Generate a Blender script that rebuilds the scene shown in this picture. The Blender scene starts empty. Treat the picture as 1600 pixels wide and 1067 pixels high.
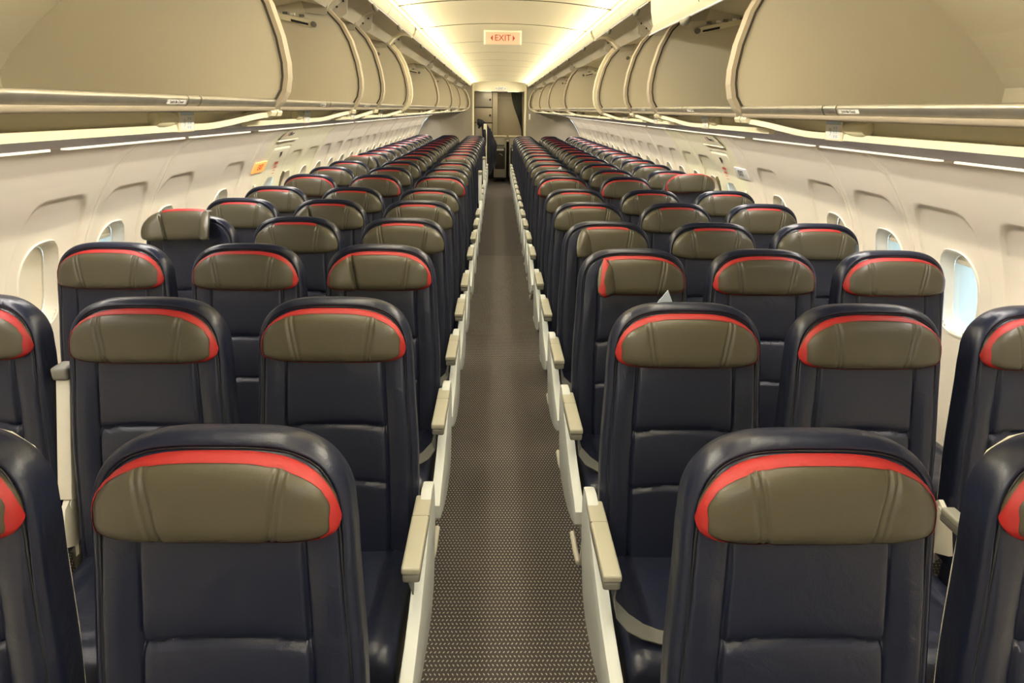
import bpy, bmesh, math, random
from mathutils import Vector, Matrix
from math import sin, cos, pi, sqrt, exp
random.seed(7)
S = bpy.context.scene
C = S.collection

# ---------------------------------------------------------------- camera, world, lights
F_PX, PITCH, YAW, ROLL = 1067.0, 0.3281, 0.0249, 0.0147
cam_d = bpy.data.cameras.new('camera'); cam = bpy.data.objects.new('camera', cam_d); C.objects.link(cam)
cam_d.sensor_fit = 'HORIZONTAL'; cam_d.sensor_width = 36.0; cam_d.lens = F_PX / 1600 * 36.0
cam_d.clip_start = 0.02; cam_d.clip_end = 200
fw = Vector((sin(YAW) * cos(PITCH), cos(YAW) * cos(PITCH), -sin(PITCH)))
rt = Vector((cos(YAW), -sin(YAW), 0)); up = rt.cross(fw)
# roll: picture content turns clockwise, so the camera turns anticlockwise
rt2 = rt * cos(ROLL) + up * sin(ROLL); up2 = -rt * sin(ROLL) + up * cos(ROLL)
cam.matrix_world = Matrix(((rt2.x, up2.x, -fw.x, -0.0397), (rt2.y, up2.y, -fw.y, 0), (rt2.z, up2.z, -fw.z, 1.68), (0, 0, 0, 1)))
S.camera = cam
S.view_settings.view_transform = 'Standard'; S.view_settings.look = 'None'
S.view_settings.gamma = 1; S.view_settings.use_curve_mapping = False
S.view_settings.exposure = 0.38

w = bpy.data.worlds.new('daylight'); S.world = w; w.use_nodes = True
wn = w.node_tree; bg = wn.nodes['Background']
tc = wn.nodes.new('ShaderNodeTexCoord'); sp = wn.nodes.new('ShaderNodeSeparateXYZ'); rp = wn.nodes.new('ShaderNodeValToRGB')
wn.links.new(tc.outputs['Generated'], sp.inputs[0]); wn.links.new(sp.outputs[2], rp.inputs[0]); wn.links.new(rp.outputs[0], bg.inputs[0])
e = rp.color_ramp.elements
e[0].position = 0.0; e[0].color = (0.50, 0.66, 0.80, 1); e[1].position = 0.5; e[1].color = (0.42, 0.66, 0.95, 1)
m_ = rp.color_ramp.elements.new(0.05); m_.color = (0.62, 0.82, 1.0, 1)
bg.inputs[1].default_value = 3.2

def area(name, loc, sx, sy, direction, power, col, spread=180):
    l = bpy.data.lights.new(name, 'AREA'); l.spread = math.radians(spread); l.shape = 'RECTANGLE'; l.size = sx; l.size_y = sy
    l.energy = power; l.color = col
    o = bpy.data.objects.new(name, l); C.objects.link(o); o.location = loc
    d = Vector(direction).normalized(); z = -d
    y = Vector((0, 1, 0)); x = y.cross(z).normalized(); y = z.cross(x)
    o.matrix_world = Matrix(((x.x, y.x, z.x, loc[0]), (x.y, y.y, z.y, loc[1]), (x.z, y.z, z.z, loc[2]), (0, 0, 0, 1)))
    return o
WARM = (1.0, 0.86, 0.58); WASH = (1.0, 0.93, 0.84)
for s in (-1, 1):
    # cove lamps between the ceiling and the raised bin doors
    area('cove_lamp', (s * 0.585, 6.5, 2.180), 0.03, 18.6, (-s * 0.80, 0, 0.45), 44, WARM, 95)
    area('cove_lamp', (s * 0.583, 6.5, 2.178), 0.03, 18.6, (-s * 0.80, 0, -0.60), 125, (1.0, 0.92, 0.74), 130)
    # window-side lamps in the slot above the side wall
    area('sidewall_lamp', (s * 1.445, 6.5, 1.528), 0.03, 18.6, (s * 0.12, 0, -1), 85, WASH, 150)
# unseen fill lamp added behind the camera for the seat fronts, and galley lamp at the rear
area('fill_lamp', (0, -1.75, 2.12), 1.0, 1.2, (0, 0.65, -1), 27, (0.97, 0.97, 1.0))
area('galley_lamp', (0, 17.4, 2.1), 0.8, 0.5, (0, 0, -1), 6, (1.0, 0.85, 0.6))

# ---------------------------------------------------------------- materials
def mat(name, col, rough=0.5, metal=0.0, bump=0.0, bscale=200.0, var=0.0, vscale=6.0, emit=None, estr=0.0, spec=0.5, coat=0.0, sheen=0.0):
    m = bpy.data.materials.new(name); m.use_nodes = True; nt = m.node_tree; b = nt.nodes['Principled BSDF']
    b.inputs['Base Color'].default_value = (*col, 1); b.inputs['Roughness'].default_value = rough
    b.inputs['Metallic'].default_value = metal; b.inputs['Specular IOR Level'].default_value = spec
    if coat: b.inputs['Coat Weight'].default_value = coat; b.inputs['Coat Roughness'].default_value = 0.35
    if sheen: b.inputs['Sheen Weight'].default_value = sheen
    t = nt.nodes.new('ShaderNodeTexCoord')
    if var:
        n = nt.nodes.new('ShaderNodeTexNoise'); n.inputs['Scale'].default_value = vscale; n.inputs['Detail'].default_value = 6
        nt.links.new(t.outputs['Object'], n.inputs['Vector'])
        mx = nt.nodes.new('ShaderNodeMix'); mx.data_type = 'RGBA'
        mx.inputs[6].default_value = (*[c * (1 - var) for c in col], 1); mx.inputs[7].default_value = (*[min(1, c * (1 + var)) for c in col], 1)
        nt.links.new(n.outputs[0], mx.inputs[0]); nt.links.new(mx.outputs[2], b.inputs['Base Color'])
    if bump:
        n2 = nt.nodes.new('ShaderNodeTexNoise'); n2.inputs['Scale'].default_value = bscale; n2.inputs['Detail'].default_value = 4
        nt.links.new(t.outputs['Object'], n2.inputs['Vector'])
        bp = nt.nodes.new('ShaderNodeBump'); bp.inputs['Strength'].default_value = bump; bp.inputs['Distance'].default_value = 0.002
        nt.links.new(n2.outputs[0], bp.inputs['Height']); nt.links.new(bp.outputs[0], b.inputs['Normal'])
    if emit:
        b.inputs['Emission Color'].default_value = (*emit, 1); b.inputs['Emission Strength'].default_value = estr
    return m
def leather(name, col, rough, wr=0.5):
    m = mat(name, col, rough, var=0.14, vscale=5.0, spec=0.38)
    nt = m.node_tree; b = nt.nodes['Principled BSDF']; t = nt.nodes['Texture Coordinate']
    a = nt.nodes.new('ShaderNodeTexNoise'); a.inputs['Scale'].default_value = 420; a.inputs['Detail'].default_value = 2
    c = nt.nodes.new('ShaderNodeTexNoise'); c.inputs['Scale'].default_value = 9; c.inputs['Detail'].default_value = 5; c.inputs['Distortion'].default_value = 1.2
    ad = nt.nodes.new('ShaderNodeMath'); ad.operation = 'MULTIPLY_ADD'; ad.inputs[1].default_value = 0.10
    nt.links.new(t.outputs['Object'], a.inputs['Vector']); nt.links.new(t.outputs['Object'], c.inputs['Vector'])
    nt.links.new(a.outputs[0], ad.inputs[0]); nt.links.new(c.outputs[0], ad.inputs[2])
    bp = nt.nodes.new('ShaderNodeBump'); bp.inputs['Strength'].default_value = wr; bp.inputs['Distance'].default_value = 0.006
    nt.links.new(ad.outputs[0], bp.inputs['Height']); nt.links.new(bp.outputs[0], b.inputs['Normal'])
    return m
M = {}
M['navy'] = leather('navy_leather', (0.0080, 0.0104, 0.0230), 0.31)
M['olive'] = leather('olive_leather', (0.060, 0.053, 0.032), 0.37, 0.4)
M['red'] = mat('red_fabric', (0.27, 0.007, 0.005), 0.6, bump=0.3, bscale=500, var=0.12, vscale=30)
M['pad'] = mat('armrest_pad', (0.31, 0.295, 0.225), 0.38, var=0.06)
M['padside'] = mat('armrest_side', (0.15, 0.145, 0.12), 0.45)
M['panel'] = mat('side_panel_plastic', (0.46, 0.48, 0.45), 0.4, var=0.05)
M['shell'] = mat('seat_shell_plastic', (0.60, 0.57, 0.46), 0.45)
M['black'] = mat('black_plastic', (0.012, 0.012, 0.014), 0.5)
M['belt'] = mat('belt_webbing', (0.085, 0.085, 0.075), 0.7, bump=0.4, bscale=700)
M['metal'] = mat('buckle_metal', (0.55, 0.55, 0.52), 0.3, metal=1.0)
M['binin'] = mat('bin_interior', (0.60, 0.55, 0.43), 0.5, bump=0.05, bscale=60, var=0.05, vscale=2.5)
def scuffs(m, thr=0.735, col=(0.20, 0.15, 0.09, 1)):
    nt = m.node_tree; b = nt.nodes['Principled BSDF']; t = nt.nodes['Texture Coordinate']
    mp = nt.nodes.new('ShaderNodeMapping'); mp.inputs['Scale'].default_value = (5, 5, 22); nt.links.new(t.outputs['Object'], mp.inputs[0])
    n = nt.nodes.new('ShaderNodeTexNoise'); n.inputs['Scale'].default_value = 1.6; n.inputs['Detail'].default_value = 7; n.inputs['Roughness'].default_value = 0.75; nt.links.new(mp.outputs[0], n.inputs['Vector'])
    r = nt.nodes.new('ShaderNodeMapRange'); r.inputs[1].default_value = thr; r.inputs[2].default_value = thr + .05; r.inputs[4].default_value = 0.7; nt.links.new(n.outputs[0], r.inputs[0])
    mx = nt.nodes.new('ShaderNodeMix'); mx.data_type = 'RGBA'; mx.inputs[7].default_value = col
    src = b.inputs['Base Color'].links[0].from_socket; nt.links.new(src, mx.inputs[6]); nt.links.new(r.outputs[0], mx.inputs[0]); nt.links.new(mx.outputs[2], b.inputs['Base Color'])
scuffs(M['binin'])
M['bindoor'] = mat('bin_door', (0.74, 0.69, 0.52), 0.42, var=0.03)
M['doorin_shaded'] = mat('bin_door_inside_shaded', (0.40, 0.365, 0.29), 0.5, var=0.06)  # cream darkened so the colour carries the shade under raised doors
M['rim'] = mat('bin_rim', (0.44, 0.38, 0.285), 0.45, var=0.08, vscale=20)
M['seal_shade'] = mat('dark_seal_and_shade', (0.05, 0.04, 0.03), 0.6)  # rim seals, and the painted shade inside the last bin
M['lip'] = mat('brushed_aluminium', (0.52, 0.50, 0.44), 0.36, metal=0.85, bump=0.15, bscale=90, var=0.22, vscale=24)
M['cream'] = mat('cream_plastic', (0.78, 0.72, 0.52), 0.42, var=0.02)
M['psu'] = mat('service_recess', (0.74, 0.68, 0.46), 0.5)
M['grey'] = mat('grey_panel', (0.62, 0.61, 0.66), 0.5, var=0.04)
M['wall'] = mat('side_wall', (0.74, 0.67, 0.55), 0.5, var=0.02, vscale=2)
M['wallpatch'] = mat('exit_wall', (0.76, 0.72, 0.52), 0.5, var=0.02, vscale=2)
M['ceil'] = mat('ceiling_panel', (0.80, 0.73, 0.52), 0.5)
M['groove'] = mat('ceiling_groove', (0.13, 0.11, 0.06), 0.6)
M['bulk'] = mat('bulkhead_laminate', (0.33, 0.30, 0.245), 0.55, var=0.04)
M['galley'] = mat('galley_laminate', (0.50, 0.44, 0.32), 0.5, var=0.03)
M['cartm'] = mat('cart_metal', (0.48, 0.45, 0.37), 0.4, metal=0.3)
M['dark'] = mat('dark_grey', (0.03, 0.028, 0.022), 0.6)
M['curtain'] = mat('curtain_cloth', (0.045, 0.045, 0.035), 0.9, bump=0.3, bscale=300)
M['coat'] = mat('navy_cloth', (0.012, 0.013, 0.022), 0.85, bump=0.3, bscale=200)
M['white'] = mat('white_label', (0.75, 0.74, 0.70), 0.5)
M['bluelabel'] = mat('pale_blue_label', (0.45, 0.55, 0.62), 0.5)
M['ink'] = mat('dark_ink', (0.04, 0.04, 0.04), 0.6)
M['redink'] = mat('red_ink', (0.65, 0.06, 0.03), 0.6)
M['exitlit'] = mat('lit_exit_sign', (0.50, 0.30, 0.19), 0.5, emit=(1.0, 0.58, 0.33), estr=0.25)
M['exitlit2'] = mat('lit_exit_sign_orange', (0.75, 0.35, 0.12), 0.5, emit=(1.0, 0.33, 0.07), estr=0.75)
M['exitred'] = mat('exit_letters', (0.30, 0.02, 0.01), 0.6, emit=(0.6, 0.05, 0.0), estr=0.1)
M['slot'] = mat('lit_light_diffuser', (0.9, 0.85, 0.7), 0.5, emit=(1.0, 0.93, 0.75), estr=0.85)
M['cove'] = mat('cove_diffuser', (0.9, 0.85, 0.6), 0.5, emit=(1.0, 0.88, 0.55), estr=1.0)
M['shade'] = mat('window_shade', (0.72, 0.66, 0.52), 0.5)
M['bezel'] = mat('window_frame_plastic', (0.74, 0.69, 0.58), 0.4)
M['paper'] = mat('pale_paper', (0.55, 0.62, 0.70), 0.7)
g = bpy.data.materials.new('window_glass'); g.use_nodes = True; nt = g.node_tree; nt.nodes.clear()
o_ = nt.nodes.new('ShaderNodeOutputMaterial'); mx = nt.nodes.new('ShaderNodeMixShader'); tr = nt.nodes.new('ShaderNodeBsdfTransparent'); gl = nt.nodes.new('ShaderNodeBsdfGlossy')
gl.inputs['Roughness'].default_value = 0.05; mx.inputs[0].default_value = 0.06; tr.inputs[0].default_value = (0.95, 0.98, 1, 1)
nt.links.new(tr.outputs[0], mx.inputs[1]); nt.links.new(gl.outputs[0], mx.inputs[2]); nt.links.new(mx.outputs[0], o_.inputs[0]); M['glass'] = g

def carpet(name, dots):
    m = mat(name, (0.05, 0.045, 0.038), 0.95, bump=0.5, bscale=350, spec=0.15)
    nt = m.node_tree; b = nt.nodes['Principled BSDF']; t = nt.nodes['Texture Coordinate']
    L = nt.links.new
    sx = nt.nodes.new('ShaderNodeSeparateXYZ'); L(t.outputs['Object'], sx.inputs[0])
    def mth(op, a, bb=None, cc=None):
        n = nt.nodes.new('ShaderNodeMath'); n.operation = op
        for i, v in enumerate((a, bb, cc)):
            if v is None: continue
            if isinstance(v, (int, float)): n.inputs[i].default_value = v
            else: L(v, n.inputs[i])
        return n.outputs[0]
    X, Y = sx.outputs[0], sx.outputs[1]
    px, py = 0.0140, 0.0185
    yy = mth('DIVIDE', Y, py); row = mth('FLOOR', yy); odd = mth('MODULO', mth('ABSOLUTE', row), 2.0)
    xx = mth('ADD', mth('DIVIDE', X, px), mth('MULTIPLY', odd, 0.5))
    fx = mth('SUBTRACT', mth('FRACT', xx), 0.5); fy = mth('SUBTRACT', mth('FRACT', yy), 0.5)
    sl = mth('ADD', fx, mth('MULTIPLY', fy, mth('SUBTRACT', mth('MULTIPLY', odd, 1.2), 0.6)))
    d = mth('ADD', mth('POWER', mth('MULTIPLY', mth('ABSOLUTE', sl), 5.6), 2.0), mth('POWER', mth('MULTIPLY', mth('ABSOLUTE', fy), 4.0), 2.0))
    k = mth('LESS_THAN', d, 1.0)
    n = nt.nodes.new('ShaderNodeTexNoise'); n.inputs['Scale'].default_value = 3.0; n.inputs['Detail'].default_value = 5
    L(t.outputs['Object'], n.inputs['Vector'])
    base = nt.nodes.new('ShaderNodeMix'); base.data_type = 'RGBA'; base.inputs[6].default_value = (0.040, 0.034, 0.032, 1); base.inputs[7].default_value = (0.064, 0.055, 0.050, 1)
    L(n.outputs[0], base.inputs[0])
    fin = nt.nodes.new('ShaderNodeMix'); fin.data_type = 'RGBA'; fin.inputs[7].default_value = (0.36, 0.34, 0.28, 1)
    L(mth('MULTIPLY', k, dots), fin.inputs[0]); L(base.outputs[2], fin.inputs[6]); L(fin.outputs[2], b.inputs['Base Color'])
    return m
M['carpet'] = carpet('carpet_dotted', 0.85); M['carpet2'] = carpet('carpet_rear', 0.35)

# ---------------------------------------------------------------- helpers
class MB:
    def __init__(s): s.v = []; s.f = []; s.m = []
    def add(s, vs, fs, mi=0):
        o = len(s.v); s.v += [tuple(p) for p in vs]; s.f += [tuple(i + o for i in q) for q in fs]; s.m += [mi] * len(fs)
    def box(s, x0, x1, y0, y1, z0, z1, mi=0, bev=0.0, seg=2):
        x0, x1 = sorted((x0, x1)); y0, y1 = sorted((y0, y1)); z0, z1 = sorted((z0, z1))
        bm = bmesh.new(); bmesh.ops.create_cube(bm, size=1)
        for q in bm.verts: q.co = Vector((x0 + (q.co.x + .5) * (x1 - x0), y0 + (q.co.y + .5) * (y1 - y0), z0 + (q.co.z + .5) * (z1 - z0)))
        if bev: bmesh.ops.bevel(bm, geom=bm.edges[:], offset=bev, segments=seg, profile=0.6, affect='EDGES')
        s.bm(bm, mi)
    def bm(s, bm, mi=0):
        bm.verts.index_update(); s.add([q.co[:] for q in bm.verts], [[q.index for q in f.verts] for f in bm.faces], mi); bm.free()
    def prism(s, poly, a0, a1, axis='Y', mi=0, bev=0.0):
        # poly: 2-D outline; axis Y -> (x,z) ; axis X -> (y,z) ; axis Z -> (x,y)
        bm = bmesh.new()
        def P(p, a): return {'Y': (p[0], a, p[1]), 'X': (a, p[0], p[1]), 'Z': (p[0], p[1], a)}[axis]
        A = [bm.verts.new(P(p, a0)) for p in poly]; B = [bm.verts.new(P(p, a1)) for p in poly]
        n = len(poly); bm.faces.new(A); bm.faces.new(B[::-1])
        for i in range(n): bm.faces.new((A[i], B[i], B[(i + 1) % n], A[(i + 1) % n]))
        bmesh.ops.recalc_face_normals(bm, faces=bm.faces[:])
        if bev:
            es = [e for e in bm.edges if len(e.link_faces) == 2 and e.calc_face_angle(0) > 1.2]
            bmesh.ops.bevel(bm, geom=es, offset=bev, segments=2, profile=0.6, affect='EDGES')
        s.bm(bm, mi)
    def tube(s, pts, r, n=10, mi=0, caps=True):
        pts = [Vector(p) for p in pts]; vs = []; fs = []
        rr = r if isinstance(r, (list, tuple)) else [r] * len(pts)
        pu = None
        for i, p in enumerate(pts):
            t = (pts[min(i + 1, len(pts) - 1)] - pts[max(i - 1, 0)]).normalized()
            if pu is None: pu = t.orthogonal().normalized()
            pu = (pu - t * pu.dot(t)).normalized(); q = t.cross(pu)
            for k in range(n): a = 2 * pi * k / n; vs.append(p + (pu * cos(a) + q * sin(a)) * rr[i])
        for i in range(len(pts) - 1):
            for k in range(n): fs.append((i * n + k, i * n + (k + 1) % n, (i + 1) * n + (k + 1) % n, (i + 1) * n + k))
        if caps: fs += [tuple(range(n))[::-1], tuple((len(pts) - 1) * n + k for k in range(n))]
        s.add(vs, fs, mi)
    def ribbon(s, pts, wdir, w, th, mi=0):
        # flat strap following pts, width along wdir (per point or constant)
        vs = []; n = len(pts)
        for i, p in enumerate(pts):
            p = Vector(p); wd = Vector(wdir[i] if isinstance(wdir[0], (tuple, list)) else wdir).normalized()
            t = (Vector(pts[min(i + 1, n - 1)]) - Vector(pts[max(i - 1, 0)])).normalized(); nn = wd.cross(t).normalized()
            for a, b in ((-1, -1), (1, -1), (1, 1), (-1, 1)): vs.append(p + wd * a * w / 2 + nn * b * th / 2)
        fs = []
        for i in range(n - 1):
            for k in range(4): fs.append((i * 4 + k, i * 4 + (k + 1) % 4, (i + 1) * 4 + (k + 1) % 4, (i + 1) * 4 + k))
        fs += [(0, 3, 2, 1), tuple((n - 1) * 4 + k for k in range(4))]
        s.add(vs, fs, mi)
    def build(s, name, mats, parent=None, smooth=None, sx=1):
        me = bpy.data.meshes.new(name)
        vs = [(q[0] * sx, q[1], q[2]) for q in s.v]; fs = [q[::-1] for q in s.f] if sx < 0 else s.f
        me.from_pydata(vs, [], fs)
        if not isinstance(mats, (list, tuple)): mats = [mats]
        for q in mats: me.materials.append(M[q] if isinstance(q, str) else q)
        me.polygons.foreach_set('material_index', s.m)
        bm = bmesh.new(); bm.from_mesh(me); bmesh.ops.recalc_face_normals(bm, faces=bm.faces[:]); bm.to_mesh(me); bm.free()
        if smooth is not None:
            me.shade_smooth(); me.set_sharp_from_angle(angle=math.radians(smooth))
        me.update()
        o = bpy.data.objects.new(name, me); C.objects.link(o)
        if parent: o.parent = parent
        return o
def empty(name, loc):
    o = bpy.data.objects.new(name, None); o.empty_display_size = 0.1; C.objects.link(o); o.location = loc; return o
def tag(o, label=None, cat=None, group=None, kind=None):
    if label: o['label'] = label
    if cat: o['category'] = cat
    if group: o['group'] = group
    if kind: o['kind'] = kind
    return o
def dup(root):
    r = root.copy(); C.objects.link(r)
    for ch in root.children:
        c = ch.copy(); C.objects.link(c); c.parent = r
        for g_ in ch.children:
            d = g_.copy(); C.objects.link(d); d.parent = c
    return r
def text(name, body, size, mtx, m, parent, ext=0.0006, sxy=1.0):
    cu = bpy.data.curves.new(name, 'FONT'); cu.body = body; cu.size = size; cu.align_x = 'CENTER'; cu.align_y = 'CENTER'; cu.extrude = ext
    t = bpy.data.objects.new(name, cu); C.objects.link(t)
    bpy.context.view_layer.update()
    me = bpy.data.meshes.new_from_object(t.evaluated_get(bpy.context.evaluated_depsgraph_get()))
    bpy.data.objects.remove(t); bpy.data.curves.remove(cu)
    me.materials.clear(); me.materials.append(M[m])
    for v in me.vertices: v.co.x *= sxy
    me.transform(mtx)
    o = bpy.data.objects.new(name, me); C.objects.link(o); o.parent = parent
    return o
def frame_mtx(loc, xdir, ydir):
    x = Vector(xdir).normalized(); y = Vector(ydir); y = (y - x * y.dot(x)).normalized(); z = x.cross(y)
    return Matrix(((x.x, y.x, z.x, loc[0]), (x.y, y.y, z.y, loc[1]), (x.z, y.z, z.z, loc[2]), (0, 0, 0, 1)))
def smooth01(t): t = max(0.0, min(1.0, t)); return t * t * (3 - 2 * t)
Y_FRONT, Y_BULK, Y_END = -2.6, 16.0, 18.3

# ---------------------------------------------------------------- side wall section
WC = [(1.49, 1.560), (1.505, 1.545), (1.520, 1.530), (1.575, 1.485), (1.628, 1.440), (1.672, 1.380), (1.711, 1.320), (1.750, 1.255), (1.776, 1.200), (1.800, 1.150), (1.822, 1.100),
      (1.842, 1.040), (1.856, 0.970), (1.866, 0.880), (1.872, 0.780), (1.872, 0.660), (1.862, 0.540), (1.835, 0.420), (1.80, 0.250), (1.79, 0.000)]
def wall_x(z):
    for (x0, z0), (x1, z1) in zip(WC, WC[1:]):
        if z1 <= z <= z0: return x0 + (x1 - x0) * (z0 - z) / (z0 - z1)
    return WC[0][0] if z > WC[0][1] else WC[-1][0]
WIN = [2.69 - 0.52 * k for k in range(9, 0, -1)] + [2.69, 3.21, 3.735, 4.53] + [5.95 + 0.542 * k for k in range(19)]
WIN = [y for y in WIN if Y_FRONT + .3 < y < Y_BULK - .2]
JOINTS = [-2.0, -0.96, 0.09, 1.13, 1.93, 2.965, 3.50, 4.83, 6.21] + [6.752 + 1.084 * k for k in range(9)]
EXIT_C = 5.45

# ---------------------------------------------------------------- floor
def quad(mb, x0, x1, y0, y1, z, mi=0): mb.add([(x0, y0, z), (x1, y0, z), (x1, y1, z), (x0, y1, z)], [(0, 1, 2, 3)], mi)
b = MB(); b.box(-1.95, 1.95, Y_FRONT, 8.13, -0.05, 0.0); tag(b.build('floor', 'carpet'), kind='structure')
b = MB(); b.box(-1.95, 1.95, 8.15, Y_END, -0.05, 0.0); tag(b.build('floor', 'carpet2'), kind='structure')
b = MB(); b.box(-1.95, 1.95, 8.13, 8.15, -0.05, -0.001); tag(b.build('trim_1', 'black'), kind='structure')

# ---------------------------------------------------------------- ceiling
CJ = [-2.6, -1.3, 0.0, 1.3, 2.6, 4.17, 5.30, 6.66, 7.9, 9.1, 10.3, 11.7, 13.2, 14.9, 16.0]
def ceil_z(x): return 2.252 - 0.0405 * abs(x / 0.58) ** 2.2
b = MB(); NX = 28
for i, (a, c) in enumerate(zip(CJ, CJ[1:])):
    g0 = 0.030 if i in (5, 6) else 0.014
    ys = [a + g0, a + g0 + .004, a + (c - a) * .5, c - .004, c]
    dz = [0.022, 0.0, -0.003, 0.0, 0.004]
    vs = []; fs = []
    for y, d in zip(ys, dz):
        for k in range(NX + 1):
            x = -0.60 + 1.2 * k / NX; vs.append((x, y, ceil_z(x) + d))
    for j in range(len(ys) - 1):
        for k in range(NX): fs.append((j * (NX + 1) + k, j * (NX + 1) + k + 1, (j + 1) * (NX + 1) + k + 1, (j + 1) * (NX + 1) + k))
    b.add(vs, fs, 0)
    for q in range(NX): b.m[-len(fs) + q] = 1
    vs = []; fs = []
    for y in (a - .002, a + g0 + .004):
        for k in range(NX + 1): x = -0.60 + 1.2 * k / NX; vs.append((x, y, ceil_z(x) + 0.0225))
    for k in range(NX): fs.append((k, k + 1, NX + 2 + k, NX + 1 + k))
    b.add(vs, fs, 1)
b.box(-0.66, 0.66, Y_FRONT, Y_BULK, 2.29, 2.31, 0)
tag(b.build('ceiling', ['ceil', 'groove'], smooth=40), kind='structure')
# the shell above the bins keeps the daylight out
for s, nm in ((-1, 'left'), (1, 'right')):
    b = MB(); pts = [(0.64, 2.31), (1.0, 2.33), (1.35, 2.10), (1.62, 1.80), (1.80, 1.58), (1.92, 1.40), (2.10, 0.9), (2.06, 0.4), (1.95, -0.05)]
    pts2 = [(x + 0.03, z + 0.02) for x, z in pts]
    for k in range(5):
        b.prism([pts[k], pts[k + 1], pts2[k + 1], pts2[k]], Y_FRONT, Y_END)
    tag(b.build('ceiling', 'ceil', sx=s), kind='structure')

# ---------------------------------------------------------------- side walls with window recesses
def rrect_sd(x, y, hx, hy, r):
    qx, qy = abs(x) - (hx - r), abs(y) - (hy - r)
    return sqrt(max(qx, 0) ** 2 + max(qy, 0) ** 2) + min(max(qx, qy), 0) - r
WZ = 0.985; WHX, WHZ = 0.118, 0.168       # window opening
def wall_mesh(side):
    b = MB()
    # arc length parameter down the wall
    seg = [0.0]
    for (x0, z0), (x1, z1) in zip(WC, WC[1:]): seg.append(seg[-1] + sqrt((x1 - x0) ** 2 + (z1 - z0) ** 2))
    def pt(s):
        for i in range(len(seg) - 1):
            if s <= seg[i + 1] + 1e-9:
                t = (s - seg[i]) / (seg[i + 1] - seg[i]); return WC[i][0] + t * (WC[i + 1][0] - WC[i][0]), WC[i][1] + t * (WC[i + 1][1] - WC[i][1])
        return WC[-1]
    ss = [0, .02, .05] + [.05 + .014 * k for k in range(1, 13)] + [.218 + .005 * k for k in range(1, 20)] + [.313 + .0145 * k for k in range(1, 42)]
    ss += [ss[-1] + .06 * k for k in range(1, 12)]; ss = [q for q in ss if q < seg[-1]] + [seg[-1]]
    # near part gets the finer grid
    ys = []
    y = Y_FRONT
    while y < Y_BULK:
        ys.append(y); y += 0.03 if y < 0.6 else (0.014 if y < 6.5 else 0.024)
    ys.append(Y_BULK)
    for c in WIN:
        if c > .5:
            for q in (.168, .176, .182, .187, .192, .198, .204, .210, .216, .222, .228): ys += [c + .012 - q, c + .012 + q]
    for c in JOINTS:
        if c > .5: ys += [c + q * sg for sg in (-1, 1) for q in (.002, .004, .020, .026, .032)] + [c]
    ys = sorted(set(round(q, 4) for q in ys)); ys = [q for k, q in enumerate(ys) if k == 0 or q - ys[k - 1] > .0012]
    idx = {}
    vs = []; fs = []; ms = []
    prof = [pt(s) for s in ss]
    near = []
    for y in ys:
        c = [w_ for w_ in WIN if abs(w_ - y) < 0.30]; near.append(c[0] if c else None)
    def inset(j, i):
        y = ys[j]; x, z = prof[i]; d = 0.0; c = near[j]
        if abs(y - EXIT_C) < 0.28: c = None
        if c is not None:
            # recess: rounded top, open towards the bottom
            cz = 0.90; sd = rrect_sd(y - c - .012, z - cz, 0.186 + 0.034 * smooth01((1.32 - z) / .30), 0.425, 0.085)
            lim = 0.0135 * smooth01((z - 0.50) / 0.16)
            d += lim * smooth01(-sd / 0.011 + 0.3) * (0.8 + 0.2 * smooth01(-sd / 0.07))
        for jt in JOINTS:
            if abs(y - jt) < 0.06:
                a = abs(y - jt); d += -0.006 * (1 - smooth01((a - 0.020) / 0.012)) + 0.006 * exp(-(a / 0.004) ** 2)
                d += 0.002 * exp(-((a - 0.045) / 0.004) ** 2)
        if abs(y - EXIT_C) < 0.40 and z < 1.40:  # hatch cover
            sd = rrect_sd(y - EXIT_C, z - 0.93, 0.212, 0.45, 0.03)
            d += 0.006 * exp(-(sd / 0.006) ** 2) - 0.002 * smooth01(-sd / 0.01)
        return d
    n = len(ss)
    for j in range(len(ys)):
        for i in range(n):
            x, z = prof[i]; i0, i1 = max(i - 1, 0), min(i + 1, n - 1)
            tx, tz = prof[i1][0] - prof[i0][0], prof[i1][1] - prof[i0][1]; l = sqrt(tx * tx + tz * tz) or 1
            nx, nz = -tz / l, tx / l     # outward
            d = inset(j, i); vs.append((x + nx * d, ys[j], z + nz * d))
    for j in range(len(ys) - 1):
        for i in range(n - 1):
            yc, zc = (ys[j] + ys[j + 1]) / 2, (prof[i][1] + prof[i + 1][1]) / 2
            c = near[j]; hole = False
            if c is not None and abs(yc - EXIT_C) >= 0.30 and rrect_sd(yc - c, zc - WZ, WHX, WHZ, 0.10) < 0.0: hole = True
            if abs(yc - EXIT_C) < 0.3 and rrect_sd(yc - EXIT_C, zc - 1.00, WHX, WHZ - .01, 0.10) < 0: hole = True
            if hole: continue
            fs.append((j * n + i, (j + 1) * n + i, (j + 1) * n + i + 1, j * n + i + 1))
            ms.append(1 if abs(yc - EXIT_C) < 0.40 or (yc > 5.84 and yc < 6.75) else 0)
    b.v = vs; b.f = fs; b.m = ms
    # outer skin with openings left where the windows are (keeps daylight out elsewhere)
    return b.build('wall_left' if side < 0 else 'wall_right', ['wall', 'wallpatch'], smooth=50, sx=side)
for s in (-1, 1): tag(wall_mesh(s), kind='structure')

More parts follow.
